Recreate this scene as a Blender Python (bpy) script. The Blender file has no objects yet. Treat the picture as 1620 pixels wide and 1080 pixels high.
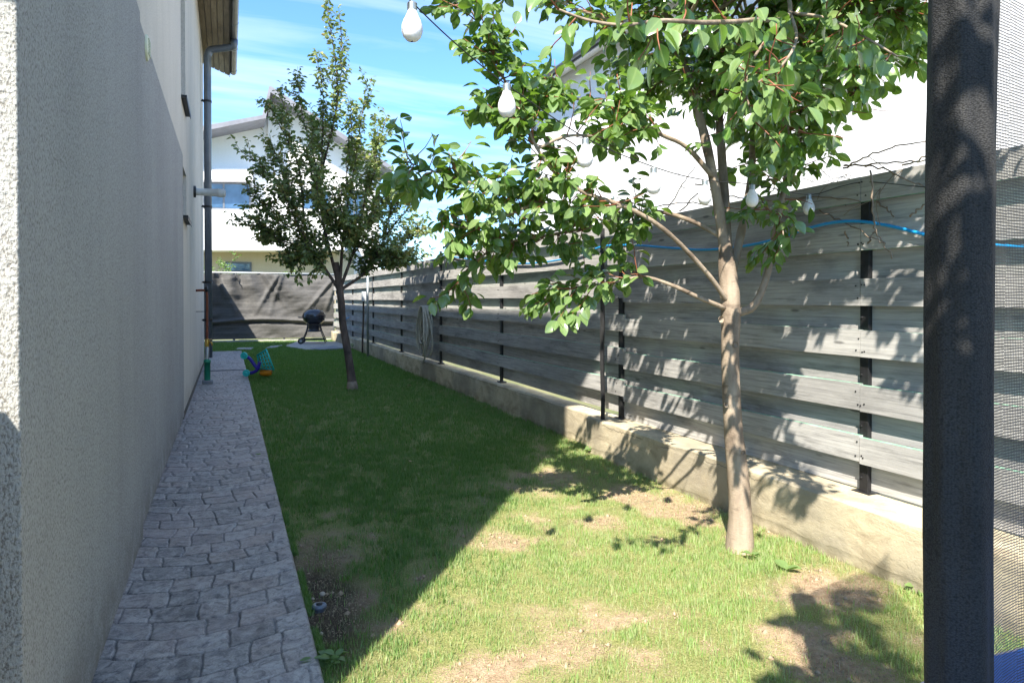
import bpy, math, random
import numpy as np
from mathutils import Vector, Matrix
random.seed(7); rng = np.random.default_rng(7)
R = math.radians
S = bpy.context.scene
C = S.collection
# ---------------------------------------------------------------- camera
TH, PI_, F = R(22.55), R(0.6), 1080.0          # yaw to the right of +Y, pitch down, focal length in photo pixels
CY = 472 + F*math.tan(PI_)
CAM = Vector((0, 0, 1.3))
cd = bpy.data.cameras.new('camera'); cam = bpy.data.objects.new('camera', cd); C.objects.link(cam)
cam.location = CAM; cam.rotation_euler = (math.pi/2 - PI_, 0, -TH)
cd.sensor_width = 36; cd.lens = 24; cd.shift_y = -(540-CY)/1620; cd.clip_start = 0.02; cd.clip_end = 2000
S.camera = cam
# ---------------------------------------------------------------- world + sun
SUNV = Vector((-1, -1.307, 1.75)).normalized()   # towards the sun
elev = math.asin(SUNV.z); az = math.atan2(SUNV.x, SUNV.y)
w = bpy.data.worlds.new("World"); S.world = w; w.use_nodes = True
nt = w.node_tree; nt.nodes.clear()
def N(nt, t, **k):
    n = nt.nodes.new(t)
    for a, b in k.items():
        if a.startswith('i_'):
            n.inputs[a[2:].replace('_', ' ')].default_value = b
        else: setattr(n, a, b)
    return n
sky = N(nt, 'ShaderNodeTexSky', sky_type='NISHITA', sun_disc=False, sun_elevation=elev, sun_rotation=az)
sky.air_density = 1.0; sky.dust_density = 0.4; sky.ozone_density = 2.0; sky.altitude = 100
tc = N(nt, 'ShaderNodeTexCoord')
sep = N(nt, 'ShaderNodeSeparateXYZ'); nt.links.new(tc.outputs['Generated'], sep.inputs[0])
# cirrus: project the direction on a high flat layer, stretch it, read noise
zc = N(nt, 'ShaderNodeMath', operation='MAXIMUM'); nt.links.new(sep.outputs[2], zc.inputs[0]); zc.inputs[1].default_value = 0.03
za = N(nt, 'ShaderNodeMath', operation='ADD'); nt.links.new(zc.outputs[0], za.inputs[0]); za.inputs[1].default_value = 0.12
dx = N(nt, 'ShaderNodeMath', operation='DIVIDE'); nt.links.new(sep.outputs[0], dx.inputs[0]); nt.links.new(za.outputs[0], dx.inputs[1])
dy = N(nt, 'ShaderNodeMath', operation='DIVIDE'); nt.links.new(sep.outputs[1], dy.inputs[0]); nt.links.new(za.outputs[0], dy.inputs[1])
cb = N(nt, 'ShaderNodeCombineXYZ'); nt.links.new(dx.outputs[0], cb.inputs[0]); nt.links.new(dy.outputs[0], cb.inputs[1])
mp = N(nt, 'ShaderNodeMapping'); nt.links.new(cb.outputs[0], mp.inputs[0]); mp.inputs['Rotation'].default_value = (0, 0, R(6)); mp.inputs['Scale'].default_value = (0.55, 3.2, 1)
no = N(nt, 'ShaderNodeTexNoise'); nt.links.new(mp.outputs[0], no.inputs['Vector'])
no.inputs['Scale'].default_value = 1.3; no.inputs['Detail'].default_value = 7; no.inputs['Roughness'].default_value = .55; no.inputs['Distortion'].default_value = .6
cr = N(nt, 'ShaderNodeValToRGB'); nt.links.new(no.outputs[0], cr.inputs[0])
cr.color_ramp.elements[0].position = .42; cr.color_ramp.elements[0].color = (0, 0, 0, 1)
cr.color_ramp.elements[1].position = .84; cr.color_ramp.elements[1].color = (.6, .6, .6, 1)
tint = N(nt, 'ShaderNodeMix', data_type='RGBA', blend_type='MULTIPLY'); tint.inputs[0].default_value = 1
nt.links.new(sky.outputs[0], tint.inputs[6]); tint.inputs[7].default_value = (.42, .61, .78, 1)
mx = N(nt, 'ShaderNodeMix', data_type='RGBA'); nt.links.new(cr.outputs[0], mx.inputs[0]); nt.links.new(tint.outputs[2], mx.inputs[6]); mx.inputs[7].default_value = (3.2, 3.5, 3.6, 1)
bg = N(nt, 'ShaderNodeBackground'); nt.links.new(mx.outputs[2], bg.inputs[0]); bg.inputs[1].default_value = 0.15
wo = N(nt, 'ShaderNodeOutputWorld'); nt.links.new(bg.outputs[0], wo.inputs[0])
sl = bpy.data.lights.new('sun', 'SUN'); sl.energy = 4.5; sl.angle = R(.53); sl.color = (1, .93, .80)
so = bpy.data.objects.new('sun', sl); C.objects.link(so); so.location = (0, 0, 20)
so.rotation_euler = SUNV.to_track_quat('Z', 'Y').to_euler()
S.view_settings.view_transform = 'Standard'; S.view_settings.look = 'None'; S.view_settings.gamma = 1
S.view_settings.exposure = 1.68
S.render.engine = 'CYCLES'
S.cycles.transparent_max_bounces = 24; S.cycles.max_bounces = 8
# ---------------------------------------------------------------- pixel helpers (photo pixels -> world points)
RT = Vector((math.cos(TH), -math.sin(TH), 0)); FH = Vector((math.sin(TH), math.cos(TH), 0)); UZ = Vector((0, 0, 1))
FW = FH*math.cos(PI_) - UZ*math.sin(PI_); UP = UZ*math.cos(PI_) + FH*math.sin(PI_)
def ray(x, y): return FW + RT*((x-810)/F) + UP*((CY-y)/F)
def G(x, y, z=0.0): d = ray(x, y); return CAM + d*((z-CAM.z)/d.z)
def OX(x, y, X): d = ray(x, y); return CAM + d*(X/d.x)
def OY(x, y, Y): d = ray(x, y); return CAM + d*(Y/d.y)
def OD(x, y, Z): return CAM + ray(x, y)*Z
# ---------------------------------------------------------------- object helpers
def tag(o, label=None, cat=None, group=None, kind=None):
    if label: o['label'] = label
    if cat: o['category'] = cat
    if group: o['group'] = group
    if kind: o['kind'] = kind
    return o
def empty(name, loc=(0, 0, 0), rz=0):
    o = bpy.data.objects.new(name, None); o.empty_display_size = .2; C.objects.link(o); o.location = loc; o.rotation_euler = (0, 0, rz); return o
def link(me, name, mats, parent=None, smooth=False):
    if not isinstance(mats, (list, tuple)): mats = [mats]
    for m in mats: me.materials.append(m)
    if smooth: me.polygons.foreach_set('use_smooth', [True]*len(me.polygons))
    o = bpy.data.objects.new(name, me); C.objects.link(o)
    if parent is not None:
        o.parent = parent
        M = Matrix.Translation(parent.location) @ parent.rotation_euler.to_matrix().to_4x4()
        p = parent.parent
        while p: M = Matrix.Translation(p.location) @ p.rotation_euler.to_matrix().to_4x4() @ M; p = p.parent
        o.matrix_parent_inverse = M.inverted() if parent.type == 'EMPTY' and parent.get('worldspace') else Matrix()
    return o
class MB:
    """collects shapes in world (or parent) space and links them as one mesh"""
    def __init__(s): s.v = []; s.f = []; s.mi = []
    def add(s, vs, fs, mi=0):
        b = len(s.v); s.v += [tuple(v) for v in vs]; s.f += [tuple(b+i for i in f) for f in fs]; s.mi += [mi]*len(fs)
        return s
    def box(s, a, b, mi=0, edge=None, bev=0.0):
        x0, y0, z0 = a; x1, y1, z1 = b
        v = [(x0,y0,z0),(x1,y0,z0),(x1,y1,z0),(x0,y1,z0),(x0,y0,z1),(x1,y0,z1),(x1,y1,z1),(x0,y1,z1)]
        f = [(0,3,2,1),(4,5,6,7),(0,1,5,4),(1,2,6,5),(2,3,7,6),(3,0,4,7)]
        n = len(s.f); s.add(v, f, mi)
        if edge is not None: s.mi[n] = edge; s.mi[n+1] = edge
        return s
    def hexa(s, v, mi=0):
        return s.add(v, [(0,3,2,1),(4,5,6,7),(0,1,5,4),(1,2,6,5),(2,3,7,6),(3,0,4,7)], mi)
    def prism(s, poly, axis, a, b, mi=0):
        """extrude 2-D polygon along axis (0,1,2) from a to b"""
        def P(p, t):
            if axis == 0: return (t, p[0], p[1])
            if axis == 1: return (p[0], t, p[1])
            return (p[0], p[1], t)
        n = len(poly); v = [P(p, a) for p in poly]+[P(p, b) for p in poly]
        f = [tuple(range(n))[::-1], tuple(range(n, 2*n))]+[(i, (i+1) % n, n+(i+1) % n, n+i) for i in range(n)]
        return s.add(v, f, mi)
    def tube(s, pts, rad, k=8, cap=True, mi=0, wob=0.0):
        pts = [Vector(p) for p in pts]; n = len(pts)
        if not hasattr(rad, '__len__'): rad = [rad]*n
        vs = []; up = None
        for i, p in enumerate(pts):
            t = (pts[min(i+1, n-1)]-pts[max(i-1, 0)])
            t = t.normalized() if t.length > 1e-9 else Vector((0, 0, 1))
            if up is None:
                up = Vector((1, 0, 0)) if abs(t.x) < .9 else Vector((0, 1, 0))
            a = (up - t*up.dot(t)); a = a.normalized() if a.length > 1e-6 else t.orthogonal().normalized()
            up = a; b = t.cross(a)
            for j in range(k):
                g = 2*math.pi*j/k; r = rad[i]*(1+wob*random.uniform(-1, 1))
                vs.append(p + a*(math.cos(g)*r) + b*(math.sin(g)*r))
        fs = [(i*k+j, i*k+(j+1) % k, (i+1)*k+(j+1) % k, (i+1)*k+j) for i in range(n-1) for j in range(k)]
        if cap: fs += [tuple(range(k))[::-1], tuple((n-1)*k+j for j in range(k))]
        return s.add(vs, fs, mi)
    def lathe(s, prof, o=(0, 0, 0), k=24, mi=0, axis='z', cap=False, sx=1, sy=1):
        vs = []
        for r, z in prof:
            for j in range(k):
                g = 2*math.pi*j/k; a = r*math.cos(g)*sx; b = r*math.sin(g)*sy
                p = (a, b, z) if axis == 'z' else ((z, a, b) if axis == 'x' else (a, z, b))
                vs.append((p[0]+o[0], p[1]+o[1], p[2]+o[2]))
        n = len(prof)
        fs = [(i*k+j, i*k+(j+1) % k, (i+1)*k+(j+1) % k, (i+1)*k+j) for i in range(n-1) for j in range(k)]
        if cap: fs += [tuple(range(k))[::-1], tuple((n-1)*k+j for j in range(k))]
        return s.add(vs, fs, mi)
    def build(s, name, mats, parent=None, smooth=False, bevel=0):
        me = bpy.data.meshes.new(name); me.from_pydata(s.v, [], s.f); me.update()
        if any(s.mi): me.polygons.foreach_set('material_index', s.mi)
        o = link(me, name, mats, parent, smooth)
        if bevel:
            b = o.modifiers.new('bevel', 'BEVEL'); b.width = bevel; b.segments = 2; b.limit_method = 'ANGLE'
        return o
def catmull(pts, m=6):
    pts = [Vector(p) for p in pts]
    if len(pts) < 3: return pts
    out = []; P = [pts[0]*2-pts[1]]+pts+[pts[-1]*2-pts[-2]]
    for i in range(1, len(P)-2):
        for k in range(m):
            t = k/m; a, b, c, d = P[i-1], P[i], P[i+1], P[i+2]
            out.append(.5*((2*b)+(c-a)*t+(2*a-5*b+4*c-d)*t*t+(3*b-a-3*c+d)*t**3))
    out.append(pts[-1]); return out
def lerp_list(v, n):
    return list(np.interp(np.linspace(0, 1, n), np.linspace(0, 1, len(v)), v))
def npmesh(name, V, Fq, mats, parent=None, smooth=True):
    """V (n,3), Fq: list of int arrays (tris / quads)"""
    me = bpy.data.meshes.new(name)
    tot = [np.full(len(f), f.shape[1]) for f in Fq]; lt = np.concatenate(tot)
    loops = np.concatenate([f.ravel() for f in Fq]); st = np.concatenate([[0], np.cumsum(lt)[:-1]])
    me.vertices.add(len(V)); me.vertices.foreach_set('co', V.astype(np.float32).ravel())
    me.loops.add(len(loops)); me.loops.foreach_set('vertex_index', loops.astype(np.int32))
    me.polygons.add(len(lt)); me.polygons.foreach_set('loop_start', st.astype(np.int32)); me.polygons.foreach_set('loop_total', lt.astype(np.int32))
    me.update(calc_edges=True); me.validate()
    return link(me, name, mats, parent, smooth)
# value noise in numpy
_P = rng.permutation(512); _Vv = rng.random(512)
def vnoise(x, y):
    xi = np.floor(x).astype(int); yi = np.floor(y).astype(int); fx = x-xi; fy = y-yi
    fx = fx*fx*(3-2*fx); fy = fy*fy*(3-2*fy)
    h = lambda a, b: _Vv[(_P[(a % 512)]+b*37) % 512]
    return (h(xi, yi)*(1-fx)+h(xi+1, yi)*fx)*(1-fy)+(h(xi, yi+1)*(1-fx)+h(xi+1, yi+1)*fx)*fy
def fbm(x, y, o=4):
    s = 0; a = .5; t = 0
    for i in range(o): s = s+a*vnoise(x*2**i+17.3*i, y*2**i+5.1*i); t += a; a *= .5
    return s/t
# ---------------------------------------------------------------- materials
def new_mat(name):
    m = bpy.data.materials.new(name); m.use_nodes = True; nt = m.node_tree
    b = nt.nodes['Principled BSDF']; return m, nt, b
def noise(nt, scale, detail=4, rough=.55, vec=None, dist=0, sc=None, coord='Object'):
    tc = N(nt, 'ShaderNodeTexCoord'); out = tc.outputs[coord]
    if vec is not None: out = vec
    if sc is not None:
        m = N(nt, 'ShaderNodeMapping'); m.inputs['Scale'].default_value = sc; nt.links.new(out, m.inputs[0]); out = m.outputs[0]
    n = N(nt, 'ShaderNodeTexNoise'); nt.links.new(out, n.inputs['Vector']); n.inputs['Scale'].default_value = scale
    n.inputs['Detail'].default_value = detail; n.inputs['Roughness'].default_value = rough; n.inputs['Distortion'].default_value = dist
    return n.outputs[0]
def ramp(nt, fac, stops):
    r = N(nt, 'ShaderNodeValToRGB'); nt.links.new(fac, r.inputs[0]); e = r.color_ramp.elements
    while len(e) < len(stops): e.new(.5)
    for i, (p, c) in enumerate(stops):
        e[i].position = p; e[i].color = (*c, 1) if len(c) == 3 else c
    return r.outputs[0]
def mixc(nt, fac, a, b, mode='MIX'):
    m = N(nt, 'ShaderNodeMix', data_type='RGBA', blend_type=mode)
    for sock, v in ((0, fac), (6, a), (7, b)):
        if hasattr(v, 'links') or hasattr(v, 'is_linked'): nt.links.new(v, m.inputs[sock])
        elif sock == 0: m.inputs[0].default_value = v
        else: m.inputs[sock].default_value = (*v, 1)
    return m.outputs[2]
def math_(nt, op, a, b=None):
    m = N(nt, 'ShaderNodeMath', operation=op)
    for i, v in enumerate((a, b)):
        if v is None: continue
        if hasattr(v, 'is_linked'): nt.links.new(v, m.inputs[i])
        else: m.inputs[i].default_value = v
    return m.outputs[0]
def bump(nt, b, h, strength=.5, dist=.01):
    n = N(nt, 'ShaderNodeBump'); n.inputs['Strength'].default_value = strength; n.inputs['Distance'].default_value = dist
    nt.links.new(h, n.inputs['Height']); nt.links.new(n.outputs[0], b.inputs['Normal']); return n
def basic(name, col, rough=.6, metal=0, var=.12, scale=12, bstr=.15, bdist=.003, bscale=60, spec=.5, sc=None, dirt=None):
    m, nt, b = new_mat(name)
    n = noise(nt, scale, 5, sc=sc)
    lo = tuple(c*(1-var) for c in col); hi = tuple(min(1, c*(1+var)) for c in col)
    c = ramp(nt, n, [(.3, lo), (.7, hi)])
    if dirt:
        d = ramp(nt, noise(nt, 3.1, 8, .65), [(.48, (0, 0, 0)), (.7, (1, 1, 1))])
        c = mixc(nt, d, c, dirt)
    nt.links.new(c, b.inputs['Base Color']); b.inputs['Roughness'].default_value = rough; b.inputs['Metallic'].default_value = metal
    b.inputs['Specular IOR Level'].default_value = spec
    if bstr: bump(nt, b, noise(nt, bscale, 4), bstr, bdist)
    return m
def plaster(name, col, pit, grain=170, strength=.9, dist=.004, streak=.12):
    m, nt, b = new_mat(name)
    g1 = noise(nt, grain, 3, .6, dist=.4, sc=(1, 1, .55)); g2 = noise(nt, grain*.38, 2, .5)
    big = noise(nt, 1.3, 5, .6, sc=(1, 1, .35))
    c = ramp(nt, g1, [(.36, pit), (.50, col), (.75, tuple(min(1, x*1.12) for x in col))])
    st = ramp(nt, big, [(.35, (1-streak,)*3), (.65, (1, 1, 1))])
    c = mixc(nt, 1, c, st, 'MULTIPLY')
    geo = N(nt, 'ShaderNodeNewGeometry'); sp = N(nt, 'ShaderNodeSeparateXYZ'); nt.links.new(geo.outputs['Position'], sp.inputs[0])
    lo = N(nt, 'ShaderNodeMapRange'); nt.links.new(sp.outputs[2], lo.inputs[0]); lo.inputs[1].default_value = .34; lo.inputs[2].default_value = -.02; lo.inputs[3].default_value = 0; lo.inputs[4].default_value = 1
    dm = math_(nt, 'MULTIPLY', lo.outputs[0], ramp(nt, noise(nt, 6, 6, .7), [(.36, (0, 0, 0)), (.62, (.85, .85, .85))]))
    c = mixc(nt, dm, c, tuple(x*.45 for x in (col[0], col[1]*.93, col[2]*.8)))
    stn = noise(nt, 4, 6, .6, sc=(1, 1.6, .12)); c = mixc(nt, ramp(nt, stn, [(.52, (0, 0, 0)), (.75, (.5*streak/.12*.6,)*3)]), c, tuple(x*.62 for x in col))
    nt.links.new(c, b.inputs['Base Color']); b.inputs['Roughness'].default_value = .95; b.inputs['Specular IOR Level'].default_value = .15
    h = math_(nt, 'ADD', g1, math_(nt, 'MULTIPLY', g2, .8))
    bump(nt, b, h, strength, dist); return m
M = {}
M['plaster_grey'] = plaster('plaster_grey', (.415, .42, .41), (.21, .20, .185), 200, 1.0, .005)
M['plaster_cream'] = plaster('plaster_cream', (.66, .62, .54), (.50, .47, .41), 150, .7, .004)
M['plaster_white'] = plaster('plaster_white', (.80, .79, .80), (.74, .73, .73), 60, .15, .003, .04)
M['plaster_beige'] = plaster('plaster_beige', (.52, .44, .32), (.46, .39, .28), 40, .3, .006, .06)
def wood(name, c1, c2, c3, ax='y', rough=.85, knots=True):
    m, nt, b = new_mat(name)
    sc = {'x': (.5, 16, 16), 'y': (16, .5, 16), 'z': (16, 16, .5)}[ax]
    oi = N(nt, 'ShaderNodeTexCoord')
    ri = N(nt, 'ShaderNodeNewGeometry'); off = N(nt, 'ShaderNodeVectorMath', operation='SCALE')
    cbn = N(nt, 'ShaderNodeCombineXYZ'); nt.links.new(ri.outputs['Random Per Island'], cbn.inputs[0]); nt.links.new(ri.outputs['Random Per Island'], cbn.inputs[1])
    nt.links.new(cbn.outputs[0], off.inputs[0]); off.inputs['Scale'].default_value = 37
    ad = N(nt, 'ShaderNodeVectorMath', operation='ADD'); nt.links.new(oi.outputs['Object'], ad.inputs[0]); nt.links.new(off.outputs[0], ad.inputs[1])
    g = noise(nt, 5, 9, .7, vec=ad.outputs[0], sc=sc, dist=.35)
    big = noise(nt, 1.1, 5, .6, vec=ad.outputs[0])
    c = ramp(nt, g, [(.28, c3), (.45, c1), (.68, c2)])
    c = mixc(nt, ramp(nt, big, [(.38, (0, 0, 0)), (.72, (.55, .55, .55))]), c, c3)
    kn = N(nt, 'ShaderNodeTexVoronoi'); kn.inputs['Scale'].default_value = 1; kmp = N(nt, 'ShaderNodeMapping'); kmp.inputs['Scale'].default_value = (3, 2.2, 9); nt.links.new(ad.outputs[0], kmp.inputs[0]); nt.links.new(kmp.outputs[0], kn.inputs['Vector'])
    c = mixc(nt, ramp(nt, kn.outputs['Distance'], [(.05, (.75, .75, .75)), (.10, (0, 0, 0))]), c, tuple(x*.6 for x in c3))
    dk = noise(nt, 3.2, 6, .7, vec=ad.outputs[0], sc=(1, .45, 2.2)); c = mixc(nt, ramp(nt, dk, [(.52, (0, 0, 0)), (.66, (.6, .6, .6))]), c, tuple(x*.8 for x in c3))
    pb = ramp(nt, ri.outputs['Random Per Island'], [(0, (.78, .78, .80)), (1, (1.0, 1.0, 1.0))])
    c = mixc(nt, 1, c, pb, 'MULTIPLY')
    st = noise(nt, 20, 3, .5, vec=ad.outputs[0], sc=(1, 1, 12) if ax == 'y' else (1, 1, 1))
    nt.links.new(c, b.inputs['Base Color']); b.inputs['Roughness'].default_value = rough; b.inputs['Specular IOR Level'].default_value = .25
    bump(nt, b, g, .5, .003); return m
M['fence_wood'] = wood('fence_wood', (.40, .39, .375), (.57, .555, .53), (.18, .175, .17))
M['soffit_wood'] = wood('soffit_wood', (.30, .25, .18), (.40, .34, .26), (.15, .12, .09))
M['moss_edge'] = basic('moss_edge', (.20, .38, .28), .9, var=.4, scale=25, bstr=.3)
M['black_metal'] = basic('black_metal', (.018, .018, .020), .5, .2, var=.3, scale=40)
M['grey_metal'] = basic('grey_metal', (.16, .18, .21), .38, .35, var=.1, scale=8)
M['pipe_blue'] = basic('pipe_grey_blue', (.12, .145, .18), .36, .3, var=.12, scale=6)
M['gutter_brown'] = basic('gutter_brown', (.20, .19, .19), .4, .4, var=.15, scale=6)
M['roof_grey'] = basic('roof_grey', (.20, .20, .23), .55, .2, var=.15, scale=3)
M['white_plastic'] = basic('white_plastic', (.68, .68, .66), .45, var=.06, scale=8, dirt=(.45, .43, .38))
M['black_plastic'] = basic('black_plastic', (.02, .02, .022), .45, var=.2)
M['vent_cream'] = basic('vent_cream', (.60, .62, .45), .5, var=.06)
M['rust'] = basic('rust_pipe', (.20, .065, .035), .75, .2, var=.35, scale=30, bstr=.3)
M['steel'] = basic('galvanised_steel', (.33, .36, .38), .4, .7, var=.15, scale=20)
M['brass'] = basic('brass', (.55, .36, .09), .35, .9, var=.1)
M['green_plastic'] = basic('green_plastic', (.015, .22, .13), .4, var=.15)
M['drain'] = basic('drain_iron', (.03, .03, .032), .6, .3)
M['toy_teal'] = basic('toy_teal', (.03, .58, .55), .35, var=.06, bstr=0)
M['toy_blue'] = basic('toy_indigo', (.035, .02, .32), .3, var=.06, bstr=0)
M['toy_orange'] = basic('toy_orange', (.85, .27, .015), .35, var=.06, bstr=0)
M['grill_black'] = basic('grill_enamel', (.012, .013, .018), .18, .0, var=.1, bstr=0, spec=.7)
M['grill_dark'] = basic('grill_painted_steel', (.03, .033, .04), .4, .2, var=.15)
M['cable'] = basic('weathered_hose', (.44, .41, .34), .6, var=.2, scale=20)
M['hose_blue'] = basic('blue_hose', (.015, .27, .60), .32, var=.1, scale=10)
M['wire'] = basic('black_wire', (.015, .015, .017), .5)
M['pad_blue'] = basic('pad_blue_vinyl', (.01, .16, .62), .3, var=.08, scale=5)
M['window_frame'] = basic('window_frame_grey', (.10, .11, .13), .4)
M['twig'] = basic('dry_twig', (.20, .15, .11), .85, var=.3, scale=30)
M['slab'] = basic('concrete_slab', (.40, .38, .35), .9, var=.15, scale=6, bstr=.4, dirt=(.25, .24, .22))
M['slab_dark'] = basic('grey_board', (.20, .21, .23), .7, var=.12, scale=6)
M['box_grey'] = basic('electrical_grey', (.42, .45, .48), .45, var=.05)
M['dead_leaf'] = basic('dead_leaf', (.55, .40, .20), .7, var=.3)
M['stone'] = basic('pale_pebble', (.50, .42, .34), .85, var=.25)
# glass
m, nt_, b = new_mat('window_glass'); b.inputs['Base Color'].default_value = (.03, .05, .08, 1); b.inputs['Roughness'].default_value = .04; b.inputs['Specular IOR Level'].default_value = 1.0; M['glass'] = m
nt_.links.new(ramp(nt_, noise(nt_, 1.2, 3), [(.3, (.02, .05, .10)), (.7, (.06, .12, .22))]), b.inputs['Base Color'])
# frosted bulb
m, nt_, b = new_mat('frosted_bulb'); b.inputs['Base Color'].default_value = (.80, .78, .80, 1); b.inputs['Roughness'].default_value = .35
b.inputs['Subsurface Weight'].default_value = .5; b.inputs['Subsurface Radius'].default_value = (.03, .03, .03); b.inputs['Subsurface Scale'].default_value = .6
nt_.links.new(ramp(nt_, noise(nt_, 90, 3), [(.3, (.74, .72, .73)), (.7, (.84, .82, .83))]), b.inputs['Base Color']); M['bulb'] = m
# concrete plinth
def concrete():
    m, nt, b = new_mat('board_marked_concrete')
    g = noise(nt, 5, 9, .7, sc=(1, .7, 1.6), dist=.5); big = noise(nt, 1.2, 6, .6); fine = noise(nt, 90, 3)
    c = ramp(nt, g, [(.30, (.30, .24, .16)), (.5, (.54, .46, .32)), (.72, (.66, .58, .42))])
    c = mixc(nt, ramp(nt, big, [(.42, (0, 0, 0)), (.60, (.8, .8, .8))]), c, (.27, .24, .19))
    geo = N(nt, 'ShaderNodeNewGeometry'); sp = N(nt, 'ShaderNodeSeparateXYZ'); nt.links.new(geo.outputs['Position'], sp.inputs[0])
    low = N(nt, 'ShaderNodeMapRange'); nt.links.new(sp.outputs[2], low.inputs[0])
    low.inputs[1].default_value = .10; low.inputs[2].default_value = -.03; low.inputs[3].default_value = 0; low.inputs[4].default_value = .7
    c = mixc(nt, math_(nt, 'MULTIPLY', low.outputs[0], ramp(nt, noise(nt, 7, 5), [(.35, (0, 0, 0)), (.6, (1, 1, 1))])), c, (.14, .12, .06))
    nt.links.new(c, b.inputs['Base Color']); b.inputs['Roughness'].default_value = .95; b.inputs['Specular IOR Level'].default_value = .2
    zz_ = math_(nt, 'ADD', sp.outputs[2], math_(nt, 'MULTIPLY', math_(nt, 'SUBTRACT', noise(nt, 9, 6, .7, sc=(1, 1, .1)), .5), .075))
    dz_ = math_(nt, 'ABSOLUTE', math_(nt, 'SUBTRACT', zz_, .243)); ck = ramp(nt, dz_, [(.0, (1, 1, 1)), (.0045, (0, 0, 0))])
    ck = math_(nt, 'MULTIPLY', ck, ramp(nt, noise(nt, 1.7, 3), [(.46, (0, 0, 0)), (.54, (.9, .9, .9))]))
    c = mixc(nt, ck, c, (.05, .045, .035)); nt.links.new(c, b.inputs['Base Color'])
    # board-marked lines along the wall and a few cracks
    wv = N(nt, 'ShaderNodeTexWave', wave_type='BANDS', bands_direction='Z'); tc = N(nt, 'ShaderNodeTexCoord'); nt.links.new(tc.outputs['Object'], wv.inputs[0])
    wv.inputs['Scale'].default_value = 1.15; wv.inputs['Distortion'].default_value = 1.6; wv.inputs['Detail'].default_value = 3
    ed = ramp(nt, wv.outputs['Fac'], [(0, (0, 0, 0)), (.08, (1, 1, 1))])
    h = math_(nt, 'ADD', math_(nt, 'MULTIPLY', ed, .35), math_(nt, 'ADD', g, math_(nt, 'MULTIPLY', fine, .25)))
    bump(nt, b, h, .8, .010); return m
M['concrete'] = concrete()
# stamped path
def stamped():
    m, nt, b = new_mat('stamped_concrete')
    jt = N(nt, 'ShaderNodeAttribute', attribute_name='joint').outputs['Fac']; tn = N(nt, 'ShaderNodeAttribute', attribute_name='tone').outputs['Fac']
    base = ramp(nt, tn, [(0, (.20, .185, .17)), (.35, (.29, .27, .25)), (.7, (.38, .35, .325)), (1, (.33, .275, .235))])
    blot = noise(nt, 11, 8, .72, dist=.5); big = noise(nt, 1.6, 5, .6); fine = noise(nt, 130, 3, .7)
    c = mixc(nt, ramp(nt, blot, [(.45, (0, 0, 0)), (.66, (.8, .8, .8))]), base, (.54, .50, .46))
    c = mixc(nt, 1, c, ramp(nt, noise(nt, 23, 7, .75, dist=.8), [(.36, (.36, .36, .39)), (.54, (1, 1, 1))]), 'MULTIPLY')
    c = mixc(nt, ramp(nt, big, [(.48, (0, 0, 0)), (.7, (.55, .55, .55))]), c, (.42, .34, .31))
    c = mixc(nt, 1, c, ramp(nt, fine, [(.3, (.8, .8, .8)), (.6, (1.05, 1.05, 1.05))]), 'MULTIPLY')
    jf = math_(nt, 'MULTIPLY', jt, ramp(nt, noise(nt, 6, 4, .6), [(.38, (.15, .15, .15)), (.58, (.9, .9, .9))]))
    c = mixc(nt, jf, c, (.05, .045, .04))
    nt.links.new(c, b.inputs['Base Color']); b.inputs['Specular IOR Level'].default_value = .5
    nt.links.new(ramp(nt, blot, [(.3, (.38, .38, .38)), (.7, (.75, .75, .75))]), b.inputs['Roughness'])
    bump(nt, b, math_(nt, 'ADD', blot, math_(nt, 'MULTIPLY', fine, .3)), .5, .006); return m
M['stamped'] = stamped()
# lawn soil: attribute 'cover' mixes bare soil and thatch
def lawn_mat():
    m, nt, b = new_mat('lawn_soil')
    at = N(nt, 'ShaderNodeAttribute', attribute_name='cover'); fac = at.outputs['Fac']
    n1 = noise(nt, 22, 6, .7); n2 = noise(nt, 130, 4, .7)
    soil = ramp(nt, n1, [(.3, (.28, .19, .12)), (.5, (.43, .31, .21)), (.7, (.54, .42, .30))])
    dead = ramp(nt, n2, [(.3, (.09, .11, .035)), (.5, (.26, .28, .10)), (.72, (.48, .43, .22))])
    f = math_(nt, 'ADD', fac, math_(nt, 'MULTIPLY', math_(nt, 'SUBTRACT', n2, .5), 1.6))
    c = mixc(nt, ramp(nt, f, [(.42, (0, 0, 0)), (.55, (1, 1, 1))]), soil, dead)
    dark = N(nt, 'ShaderNodeAttribute', attribute_name='wet')
    c = mixc(nt, dark.outputs['Fac'], c, ramp(nt, n1, [(.3, (.035, .028, .022)), (.7, (.09, .07, .05))]))
    nt.links.new(c, b.inputs['Base Color']); b.inputs['Roughness'].default_value = 1; b.inputs['Specular IOR Level'].default_value = .1
    bump(nt, b, math_(nt, 'ADD', n1, math_(nt, 'MULTIPLY', n2, .6)), 1, .02); return m
M['lawn'] = lawn_mat()
m, nt_, b = new_mat('far_ground'); nt_.links.new(ramp(nt_, noise(nt_, .4, 6), [(.3, (.07, .10, .03)), (.7, (.20, .18, .10))]), b.inputs['Base Color']); b.inputs['Roughness'].default_value = 1; M['ground'] = m
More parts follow.
